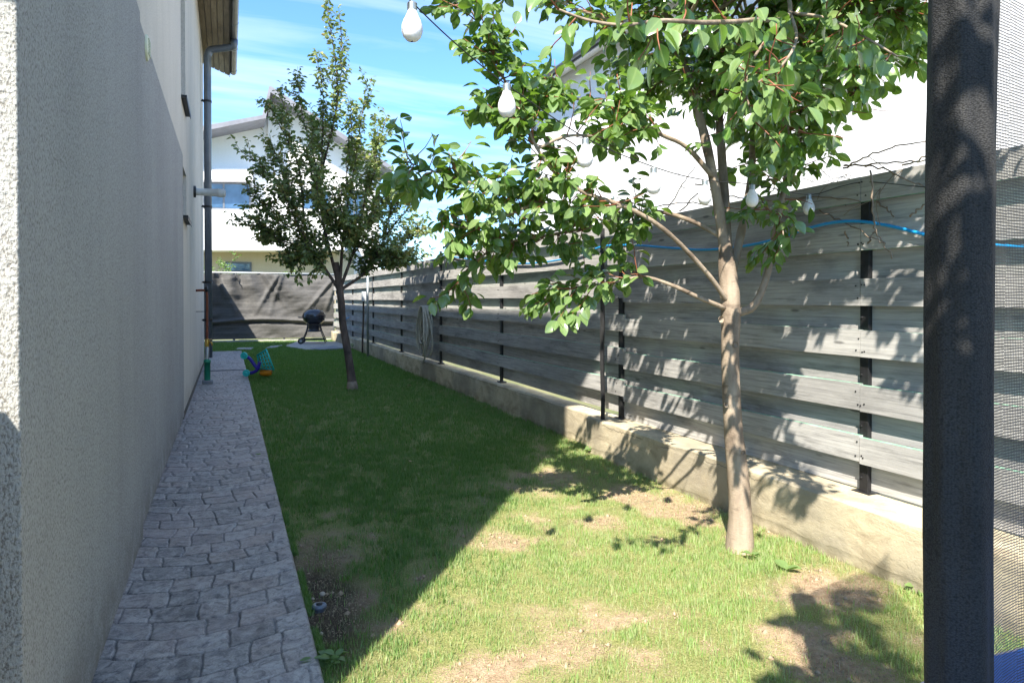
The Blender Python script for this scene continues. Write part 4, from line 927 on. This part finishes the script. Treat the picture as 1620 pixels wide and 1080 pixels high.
# net: from the pole outwards to the right (arc of the trampoline), real strands
ndir = Vector((1, -.12, 0)).normalized()
Rn = 1.35; ctr = Vector((tpx, tpy, 0)) + Vector((.37, -.93, 0)).normalized()*Rn
a0 = math.atan2(tpy-ctr.y, tpx-ctr.x)
step = .0062; ncol = 92; V = []; Fq = []
def npt(s, z):
    a = a0 - s/Rn; wv = .004*math.sin(z*3+s*20)
    r = Rn-.0+wv; return (ctr.x+math.cos(a)*r, ctr.y+math.sin(a)*r, z)
sv = np.arange(.045, .045+ncol*step, step); zv = np.arange(.42, 1.92, .0062)
wd = .0021
mbn = MB()
for s in sv:
    zs_ = np.linspace(.42, 1.92, 14)
    for a_, b_ in zip(zs_[:-1], zs_[1:]):
        p0, p1 = npt(s-wd/2, a_), npt(s+wd/2, a_); p2, p3 = npt(s+wd/2, b_), npt(s-wd/2, b_); mbn.add([p0, p1, p2, p3], [(0, 1, 2, 3)])
ss_ = np.linspace(sv[0], sv[-1], 9)
for k, z in enumerate(zv):
    j = .0012*math.sin(k*1.3)
    for a_, b_ in zip(ss_[:-1], ss_[1:]):
        mbn.add([npt(a_, z+j-wd*.5), npt(b_, z-j-wd*.5), npt(b_, z-j+wd*.5), npt(a_, z+j+wd*.5)], [(0, 1, 2, 3)])
o = mbn.build('safety_net', M['net'], tramp)
# denser folded net edge along the pole
mbn = MB()
for q in range(9):
    s = .030+.0035*q
    pts = [npt(s+.003*math.sin(z*9+q), z) for z in np.linspace(.42, 1.92, 40)]; mbn.tube(pts, .0011, 3, cap=False)
for z in zv[::1]:
    a_, b_, c_ = npt(.028, z), npt(.062, z+.0015), None; mbn.tube([a_, b_], .0008, 3, cap=False)
mbn.build('net_edge', M['net'], tramp)
# pad ring + mat
mb = MB(); n = 60; prof_in, prof_out = Rn-.16, Rn+.19
for i in range(n):
    aa = 2*math.pi*i/n; ab = 2*math.pi*(i+1)/n
    def RP(a, r, z): return (ctr.x+math.cos(a)*r, ctr.y+math.sin(a)*r, z)
    for (r0, z0), (r1, z1) in (((prof_in, .40), (prof_in+.02, .425)), ((prof_in+.02, .425), (prof_out-.04, .425)), ((prof_out-.04, .425), (prof_out, .40)), ((prof_out, .40), (prof_out, .33)), ((prof_out, .33), (prof_in, .385)), ((prof_in, .385), (prof_in, .40))):
        mb.add([RP(aa, r0, z0), RP(aa, r1, z1), RP(ab, r1, z1), RP(ab, r0, z0)], [(0, 1, 2, 3)])
PADZ = 0
mb.build('edge_pad', M['pad_blue'], tramp, True)
mb = MB(); mb.lathe([(0, .39), (prof_in+.02, .39), (prof_in+.02, .384), (0, .384)], (ctr.x, ctr.y, 0), 48); mb.build('jumping_mat', M['sleeve'], tramp)
for k in range(4):
    aa = a0+math.pi/2*k+.3; mb = MB(); x_, y_ = ctr.x+math.cos(aa)*(Rn-.03), ctr.y+math.sin(aa)*(Rn-.03); mb.tube([(x_, y_, .38), (x_, y_, LZ)], .02, 10); mb.build('leg', M['steel'], tramp, True)
#==================================================================== SMALL THINGS
# string lights
SL = empty('string_lights', tuple(OD(652, 5, 1.96))); SL['worldspace'] = 1
tag(SL, 'string of frosted white bulbs hung on a thin black cord through the near tree', 'string lights')
anch = [(560, -90, 1.7), (652, 4, 1.96), (724, 72, 2.1), (800, 133, 2.3), (926, 218, 2.62), (1034, 264, 2.85), (1110, 284, 3.1), (1190, 292, 3.4), (1279, 308, 3.75), (1330, 295, 3.60), (1372, 288, 3.52), (1464, 296, 3.12), (1560, 300, 2.8)]
cord = catmull([OD(*a_) for a_ in anch], 8)
MB().tube(cord, .0022, 6).build('cord', M['wire'], SL, True)
for (x, y, d, lab) in ((652, 4, 1.96, 'frosted bulb hanging against the open sky'), (802, 133, 2.3, None), (926, 219, 2.62, None), (1034, 265, 2.85, None), (1115, 285, 3.1, None), (1190, 292, 3.4, None), (1280, 308, 3.75, None)):
    q = OD(x, y, d); tilt = random.uniform(-.08, .08)
    prof = [(0.004, -.112), (.016, -.109), (.026, -.098), (.0305, -.083), (.030, -.068), (.025, -.052), (.018, -.038), (.0145, -.028), (.0135, -.022)]
    b_ = MB().lathe(prof, tuple(q), 20).build('light_bulb', M['bulb'], SL, True)
    if lab: b_['label'] = lab
    pr = [(.0142, -.030), (.0142, -.022)]+[(.0135+.0012*(k % 2), -.020+.003*k) for k in range(7)]+[(.006, .003), (0, .003)]
    MB().lathe(pr, tuple(q), 14).build('socket', M['steel'], b_, True).matrix_parent_inverse = Matrix()
# standpipe
sp = G(327, 604, 0); sp = Vector((HX+.155, 11.45, 0)); e_ = empty('water_standpipe', tuple(sp)); e_['worldspace'] = 1
tag(e_, 'rusty water pipe with brass tap on a green plastic sleeve beside the wall', 'standpipe')
MB().box((sp.x-.07, sp.y-.09, 0), (sp.x+.08, sp.y+.07, .05)).build('base_block', M['slab_dark'], e_, bevel=.008)
MB().lathe([(.045, .05), (.045, .31), (.052, .31), (.052, .36), (.030, .37)], (sp.x, sp.y, 0), 18).build('sleeve', M['green_plastic'], e_, True)
MB().lathe([(.028, .36), (.028, .56), (.02, .57)], (sp.x, sp.y, 0), 14).build('lower_pipe', M['steel'], e_, True)
MB().tube(catmull([(sp.x, sp.y, .56), (sp.x, sp.y, 1.0), (sp.x, sp.y, 1.36), (sp.x-.03, sp.y, 1.42), (HX, sp.y, 1.42)], 5), .018, 12).build('rusty_pipe', M['rust'], e_, True)
mb = MB(); mb.lathe([(.028, .56), (.032, .60), (.032, .66), (.024, .68)], (sp.x, sp.y, 0), 12); mb.tube([(sp.x, sp.y-.0, .63), (sp.x+.06, sp.y-.03, .63), (sp.x+.075, sp.y-.035, .58)], .014, 10); mb.lathe([(.028, 0), (.028, .01)], (sp.x+.04, sp.y-.02, .665), 12, cap=True)
mb.build('tap', M['brass'], e_, True)
mb = MB(); mb.lathe([(.025, 1.40), (.025, 1.47), (.015, 1.48)], (sp.x-.01, sp.y, 0), 12, cap=True); mb.build('valve', M['black_metal'], e_, True); MB().tube([(HX, sp.y, 1.10), (sp.x+.03, sp.y, 1.10)], .005, 6).build('wall_bracket', M['black_metal'], e_, True)
# drain channel
mb = MB(); y0 = 13.35; mb.box((HX+.03, y0-.06, .000), (PX-.04, y0+.06, .009)); n = 24
for k in range(n): mb.box((HX+.05+k*.028, y0-.02, .0095), (HX+.065+k*.028, y0+.02, .014))
o = mb.build('drain_channel', [M['slab_dark']]); tag(o, 'narrow slotted drain channel crossing the far end of the stamped path', 'drain')
mbd = MB(); 
for k in range(n): mbd.box((HX+.066+k*.028, y0-.02, .0092), (HX+.077+k*.028, y0+.02, .0102))
d_ = mbd.build('slots', M['drain'], o)
# sprinkler
q = G(505, 966, LZ); e_ = empty('sprinkler_head', (q.x, q.y, LZ-.01)); tag(e_, 'round black pop-up sprinkler head in bare soil beside the path', 'sprinkler')
MB().lathe([(.026, -.03), (.026, .022), (.031, .026), (.0315, .034), (.029, .038), (.016, .041), (.013, .036), (.012, .036)], (0, 0, 0), 28).build('housing', basic('sprinkler_plastic', (.10, .12, .16), .3, spec=.7), e_, True)
MB().lathe([(.012, .034), (.012, .044), (.0, .046)], (0, 0, 0), 20).build('nozzle', M['black_plastic'], e_, True)
# weeds
def weed(x, y, r, n, label, L=(.03, .06), mt=None, z=LZ):
    q = G(x, y, z); e_ = empty('weed', tuple(q)); e_['worldspace'] = 1; tag(e_, label, 'weed', 'weeds growing in and around the lawn')
    a = rng.uniform(0, 2*np.pi, n); P = np.stack([q.x+rng.normal(0, r*.35, n), q.y+rng.normal(0, r*.35, n), q.z+rng.uniform(.01, r*.7, n)], -1)
    D = unit(np.stack([np.cos(a), np.sin(a), rng.uniform(.0, .8, n)], -1)); up = np.array([[0, 0, 1.]])+rng.normal(size=(n, 3))*.3; Nn = unit(up-D*np.sum(up*D, 1, keepdims=True))
    Ls = rng.uniform(L[0], L[1], n); V, fs = leaves_arrays(P, D, Nn, Ls, Ls*.28); npmesh('leaves', V, fs, mt or M['leaf_light'], e_, True)
    mb = MB()
    for k in range(min(n, 14)): mb.tube([q+Vector((0, 0, -.01)), Vector(P[k])], .0012, 4)
    mb.build('stems', M['leaf_light'], e_); return e_
weed(520, 1052, .05, 26, 'bright broad-leaved weed at the path edge in the bottom foreground')
weed(1192, 884, .03, 8, 'broad green weed at the foot of the near pear tree', (.03, .05))
weed(1245, 905, .02, 3, 'flat green weed lying on sandy soil right of the near trunk', (.06, .11))
weed(945, 716, .10, 70, 'dark weed clump around the foot of the black post', (.04, .08), M['leaf'])
weed(566, 553, .22, 160, 'ivy clump at the foot of the thin grey pole', (.04, .08), M['leaf'])
weed(404, 726, .03, 12, 'small pale clover patch near the path edge')
weed(1450, 935, .04, 14, 'small green weed against the concrete wall beside the padded pole')
# fallen leaves, pebbles
def flat_leaf(x, y, s, label, mt, group=None):
    q = G(x, y, LZ+.03); a = random.uniform(0, 6.28); P = np.array([[q.x, q.y, q.z]]); D = np.array([[math.cos(a), math.sin(a), .1]]); Nn = unit(np.array([[.1, .1, 1.]])); D = unit(D)
    V, fs = leaves_arrays(P, D, Nn, np.array([s]), np.array([s*.4])); o = npmesh('fallen_leaf', V, fs, mt, None, True); tag(o, label, 'leaf', 'fallen leaves on the shaded lawn')
flat_leaf(643, 609, .09, 'pale fallen leaf on the shaded lawn below the hose coil', M['dead_leaf'])
flat_leaf(648, 730, .05, 'small dry leaf on the shaded lawn in mid-view', M['dead_leaf'])
flat_leaf(528, 605, .04, 'tiny yellow leaf left of the slender trunk', M['dead_leaf'])
for (x, y, s, lab) in ((510, 942, .013, 'brownish square pebble above the sprinkler head'), (495, 949, .007, 'tiny white pebble between path and sprinkler head'), (508, 1004, .008, 'pale pebble on bare soil below the sprinkler head')):
    q = G(x, y, LZ); mb = MB(); mb.lathe([(0, -.3*s), (s, -.1*s), (s*1.1, s*.5), (s*.6, s), (0, s*1.1)], (q.x, q.y, LZ+.004), 7); tag(mb.build('pebble', M['stone'], None, True), lab, 'pebble', 'pebbles in the bare soil beside the path')
# hoses
def hose(name, pts, r, mt, label, cat='hose', k=8, m=8):
    o = MB().tube(catmull(pts, m), r, k).build(name, mt, None, True); tag(o, label, cat); return o
bl = [OX(x, y, 3.02) for x, y in ((700, 404), (760, 412), (822, 417), (880, 412), (930, 398), (958, 389), (1005, 388), (1060, 392), (1120, 395), (1200, 385), (1290, 358), (1345, 350), (1400, 356), (1464, 371), (1540, 384), (1640, 392))]
hose('garden_hose', bl, .0085, M['hose_blue'], 'bright blue hose strung along the top of the plank fence')
# coil on fence
hk = OX(682, 490, 3.0); ck = empty('hose_coil', tuple(hk)); ck['worldspace'] = 1
tag(ck, 'grey garden cable coil hung in loops on a black fence hook', 'hose coil')
mb = MB(); mb.box((2.90, hk.y-.12, hk.z-.10), (3.04, hk.y+.10, hk.z+.04)); mb.build('hook', M['black_plastic'], ck, bevel=.02)
mb = MB()
for k in range(16):
    L_ = random.uniform(.45, .82); w_ = random.uniform(.12, .26); xo = 2.86+random.uniform(-.05, .09); yo = hk.y+random.uniform(-.05, .05)-.03
    pts = []
    for t in np.linspace(0, 1, 25):
        a = t*2*math.pi; pts.append((xo+.02*math.sin(a*2+k), yo+math.sin(a)*w_*(.55+.45*(1-math.cos(a))/2)*1.2, hk.z+.06-L_*(1-math.cos(a))/2))
    mb.tube(pts, .014, 6)
mb.build('coiled_loops', M['cable'], ck, True)
c0 = G(655, 585, LZ+.02)
hose('garden_hose', [Vector((2.86, hk.y-.02, hk.z-.55)), OX(672, 566, 2.88), c0+Vector((.05, -.05, .02)), G(640, 583, LZ+.03), G(610, 567, LZ+.03), G(580, 555, LZ+.03), G(553, 548, LZ+.03), G(541, 543, LZ+.03), G(540, 530, .2)], .011, M['cable'], 'pale cable trailing from the coil along the lawn to the grill slab', 'hose')
hose('garden_hose', [OX(552, 502, 2.93), OX(547, 506, 2.9), OX(545, 525, 2.9), OX(549, 548, 2.9)], .015, M['hose_blue'], 'short blue hose hanging behind the slender tree by the far fence')
# pole + electrical box
pb = OX(582, 556, 2.9); mb = MB(); mb.tube([(pb.x, pb.y, LZ), (pb.x+.01, pb.y+.05, 1.2), (pb.x, pb.y, 1.92)], .028, 8); tag(mb.build('thin_pole', M['steel'], None, True), 'thin grey steel pole leaning before the far plank fence', 'pole')
eb = OX(575, 468, 2.95); e_ = empty('electrical_box', tuple(eb)); e_['worldspace'] = 1; tag(e_, 'small grey electrical box on a brown conduit before the far fence', 'electrical box')
MB().box((eb.x-.03, eb.y-.1, eb.z-.13), (eb.x+.05, eb.y+.1, eb.z+.10)).build('enclosure', M['box_grey'], e_, bevel=.012)
MB().tube(catmull([(eb.x, eb.y, eb.z-.12), (eb.x, eb.y+.02, eb.z-.5), (eb.x, eb.y+.12, .4), (eb.x, eb.y+.15, LZ)], 4), .022, 8).build('conduit', M['bark_dark'], e_, True)
# grill slab and stepping stones
def slab(px, z1, mt, name, label, cat='slab'):
    P_ = [G(x, y, 0) for x, y in px]; mb = MB(); mb.prism([(p.x, p.y) for p in P_], 2, LZ-.02, z1); tag(mb.build(name, mt, None, bevel=.006), label, cat, 'stepping stones near the path end' if cat == 'stepping stone' else None)
slab([(452, 547.5), (486, 553), (556, 551), (552, 541), (470, 540)], .012, M['slab'], 'concrete_slab', 'pale concrete slab under the kettle grill')
slab([(490, 552), (507, 553.5), (545, 551.5), (528, 548)], .022, M['slab_dark'], 'grey_board', 'flat grey board lying on the slab before the grill', 'board')
slab([(372, 552.5), (397, 552.5), (401, 550), (378, 550)], .010, M['slab'], 'stepping_stone', 'stepping stone set in the lawn just past the path end', 'stepping stone')
slab([(420, 551), (438, 549), (447, 546), (428, 547.5)], .010, M['slab'], 'stepping_stone', 'stepping stone set in the lawn halfway to the grill slab', 'stepping stone')
# kettle grill
gq = G(497, 543, .012); ga = empty('kettle_grill', (gq.x, gq.y, .012), -.2)
tag(ga, 'black round kettle barbecue with wheels standing on the pale slab', 'barbecue')
k = .325
bowl = [(0, .52), (.10, .53), (.20, .57), (.29, .65), (.325, .74), (.33, .76), (.31, .76)]
lid = [(.332, .765), (.335, .785), (.30, .87), (.22, .94), (.12, .975), (0, .985)]
MB().lathe(bowl, k=36).build('bowl', M['grill_black'], ga, True)
l_ = MB().lathe(lid, k=36).build('lid', M['grill_black'], ga, True)
mb = MB(); mb.tube(catmull([(-.08, 0, .975), (-.06, 0, 1.02), (.06, 0, 1.02), (.08, 0, .975)], 4), .012, 8); mb.build('lid_handle', M['black_plastic'], l_, True)
MB().lathe([(.17, .52), (.155, .44), (.14, .40), (.20, .36), (.22, .34)], k=24).build('ash_skirt', M['grill_dark'], ga, True)
for sx, sy in ((-1, -1), (1, -1), (1, 1), (-1, 1)):
    MB().tube(catmull([(sx*.16, sy*.12, .60), (sx*.19, sy*.16, .40), (sx*.27, sy*.21, .18), (sx*.33, sy*.24, .03 if sx > 0 else .07)], 4), .014, 8).build('leg', M['grill_dark'], ga, True)
mb = MB(); mb.box((-.33, -.22, .10), (.32, -.20, .13)); mb.box((-.33, .20, .10), (.32, .22, .13)); mb.box((-.33, -.2, .105), (-.30, .2, .125)); mb.box((.29, -.2, .105), (.32, .2, .125))
for yy_ in (-.12, -.04, .04, .12): mb.box((-.30, yy_-.008, .108), (.29, yy_+.008, .12))
mb.build('lower_rack', M['grill_dark'], ga)
for sy in (-1, 1):
    wprof = [(.04, -.02), (.075, -.024), (.085, -.015), (.085, .015), (.075, .024), (.04, .02)]
    wh = MB().lathe(wprof, (-.34, sy*.255, .085), 24, axis='y').build('wheel', M['black_plastic'], ga, True)
    MB().lathe([(0, -.018), (.042, -.018), (.042, .018), (0, .018)], (-.34, sy*.255, .085), 16, axis='y').build('hub', M['steel'], wh)
MB().tube(catmull([(-.30, -.15, .74), (-.42, -.12, .75), (-.42, .12, .75), (-.30, .15, .74)], 5), .012, 8).build('side_handle', M['black_plastic'], ga, True)
# toy shopping cart (tipped over on its handle end)
tq = G(392, 597, 0); ty = empty('toy_cart', (tq.x, tq.y, LZ)); ty['worldspace'] = 1
tag(ty, 'tipped-over toy shopping cart with teal basket and indigo frame at the path edge', 'toy cart')
ZC = (Vector((tq.x, tq.y, .2))-CAM).dot(FW); TC = lambda x, y, d=0: OD(x, y, ZC+d)
mb = MB()
for d in (-.0, .30):
    mb.tube(catmull([TC(390, 564, d), TC(396, 568, d), TC(404, 579, d), TC(409, 583, d)], 4), [.028]*13, 10)
    mb.tube(catmull([TC(391, 590, d), TC(400, 589, d), TC(407, 584, d), TC(411, 572, d)], 4), [.028]*13, 10)
mb.tube([TC(408, 583, -.02), TC(408, 583, .32)], .026, 10); mb.tube([TC(396, 568, 0), TC(396, 568, .3)], .014, 8)
mb.build('frame', M['toy_blue'], ty, True)
for (x, y, d) in ((386, 562.5, -.05), (389.5, 590, -.05), (386, 562.5, .35), (389.5, 590, .35)):
    c_ = TC(x, y, d); ax = FW.copy(); u_ = RT; v_ = UP; wm = MB(); kk = 24; prof = [(.0, -.02), (.018, -.022), (.022, -.012), (.040, -.014), (.050, -.020), (.058, -.010), (.058, .012), (.0, .014)]
    vs = []
    for r_, h_ in prof:
        for j in range(kk): g_ = 2*math.pi*j/kk; vs.append(c_+u_*(math.cos(g_)*r_)+v_*(math.sin(g_)*r_)+ax*h_)
    fs_ = [(i*kk+j, i*kk+(j+1) % kk, (i+1)*kk+(j+1) % kk, (i+1)*kk+j) for i in range(len(prof)-1) for j in range(kk)]
    wm.add(vs, fs_).build('wheel', M['toy_teal'], ty, True)
# basket: lattice faces
def lattice(mb, A, B, C_, D_, nu, nv, r=.0095):
    for i in range(nu+1):
        t = i/nu; mb.tube([A.lerp(B, t), D_.lerp(C_, t)], r*(1.6 if i in (0, nu) else 1), 5)
    for j in range(nv+1):
        t = j/nv; mb.tube([A.lerp(D_, t), B.lerp(C_, t)], r*(1.6 if j in (0, nv) else 1), 5)
mb = MB(); A0, B0, C0, D0 = TC(407, 562, .02), TC(421, 553, -.03), TC(433, 584, -.03), TC(411, 583, .02)
A1, B1, C1, D1 = TC(407, 562, .26), TC(421, 553, .34), TC(433, 584, .34), TC(411, 583, .26)
lattice(mb, A0, B0, C0, D0, 4, 5); lattice(mb, A1, B1, C1, D1, 4, 5); lattice(mb, A0, A1, D1, D0, 4, 5); lattice(mb, A0, A1, B1, B0, 4, 3); lattice(mb, D0, D1, C1, C0, 4, 3)
mb.build('basket', M['toy_teal'], ty, True)
mb = MB(); c_ = TC(421, 589, .12); prof = [(0, -.085), (.05, -.08), (.068, -.04), (.066, .03), (.05, .075), (0, .085)]
vs = []; kk = 16
for r_, h_ in prof:
    for j in range(kk): g_ = 2*math.pi*j/kk; vs.append(c_+UP*(math.cos(g_)*r_*.9)+FW*(math.sin(g_)*r_*1.3)+RT*(h_*1.1))
mb.add(vs, [(i*kk+j, i*kk+(j+1) % kk, (i+1)*kk+(j+1) % kk, (i+1)*kk+j) for i in range(len(prof)-1) for j in range(kk)]); mb.build('seat', M['toy_orange'], ty, True)
# dry vine over the fence top
vn = empty('dry_vine', tuple(OX(1340, 270, 3.0))); vn['worldspace'] = 1; tag(vn, 'bare tangled dry vine creeping over the fence top beside the padded pole', 'vine')
vines = [[(1335, 262), (1370, 262), (1410, 272), (1464, 296), (1520, 305)], [(1334, 266), (1365, 250), (1400, 238), (1440, 226), (1500, 222)], [(1335, 264), (1390, 258), (1464, 256), (1520, 262)], [(1377, 270), (1381, 320), (1385, 360), (1396, 385), (1412, 406)],
         [(1290, 330), (1320, 345), (1360, 365), (1400, 387)], [(1430, 262), (1464, 247), (1500, 235)], [(1100, 290), (1150, 310), (1210, 318), (1290, 312), (1360, 318)], [(1020, 330), (1080, 320), (1130, 326), (1200, 316)], [(1045, 345), (1075, 300), (1100, 262)], [(1440, 343), (1464, 322), (1490, 300)],
         [(1385, 318), (1402, 330), (1415, 345)], [(1075, 335), (1110, 305), (1160, 330), (1190, 322)], [(1337, 366), (1344, 380), (1342, 386)], [(1376, 385), (1378, 374), (1385, 366)]]
mb = MB()
for i, v in enumerate(vines):
    pts = [OX(x, y, 3.0+(-.10 if i in (3, 9) else random.uniform(-.03, .09))) for x, y in v]; p = catmull(pts, 6)
    p = [q+Vector([random.gauss(0, .004) for _ in range(3)]) for q in p]; mb.tube(p, lerp_list([.005, .0028], len(p)), 5)
for k in range(26):
    x0, y0 = random.uniform(1030, 1460), random.uniform(270, 330)-(0 if random.random() < .5 else 20); q = OX(x0, y0, 3.05)
    d = Vector((random.gauss(0, .3), random.gauss(0, 1), random.gauss(0, .5))).normalized(); pts = [q]
    for s_ in range(5): d = (d+Vector([random.gauss(0, .3) for _ in range(3)])).normalized(); q = q+d*.05; pts.append(q)
    mb.tube(pts, .0018, 4)
mb.build('stems', M['twig'], vn, True)
for o in list(bpy.data.objects):
    if 'worldspace' in o: del o['worldspace']
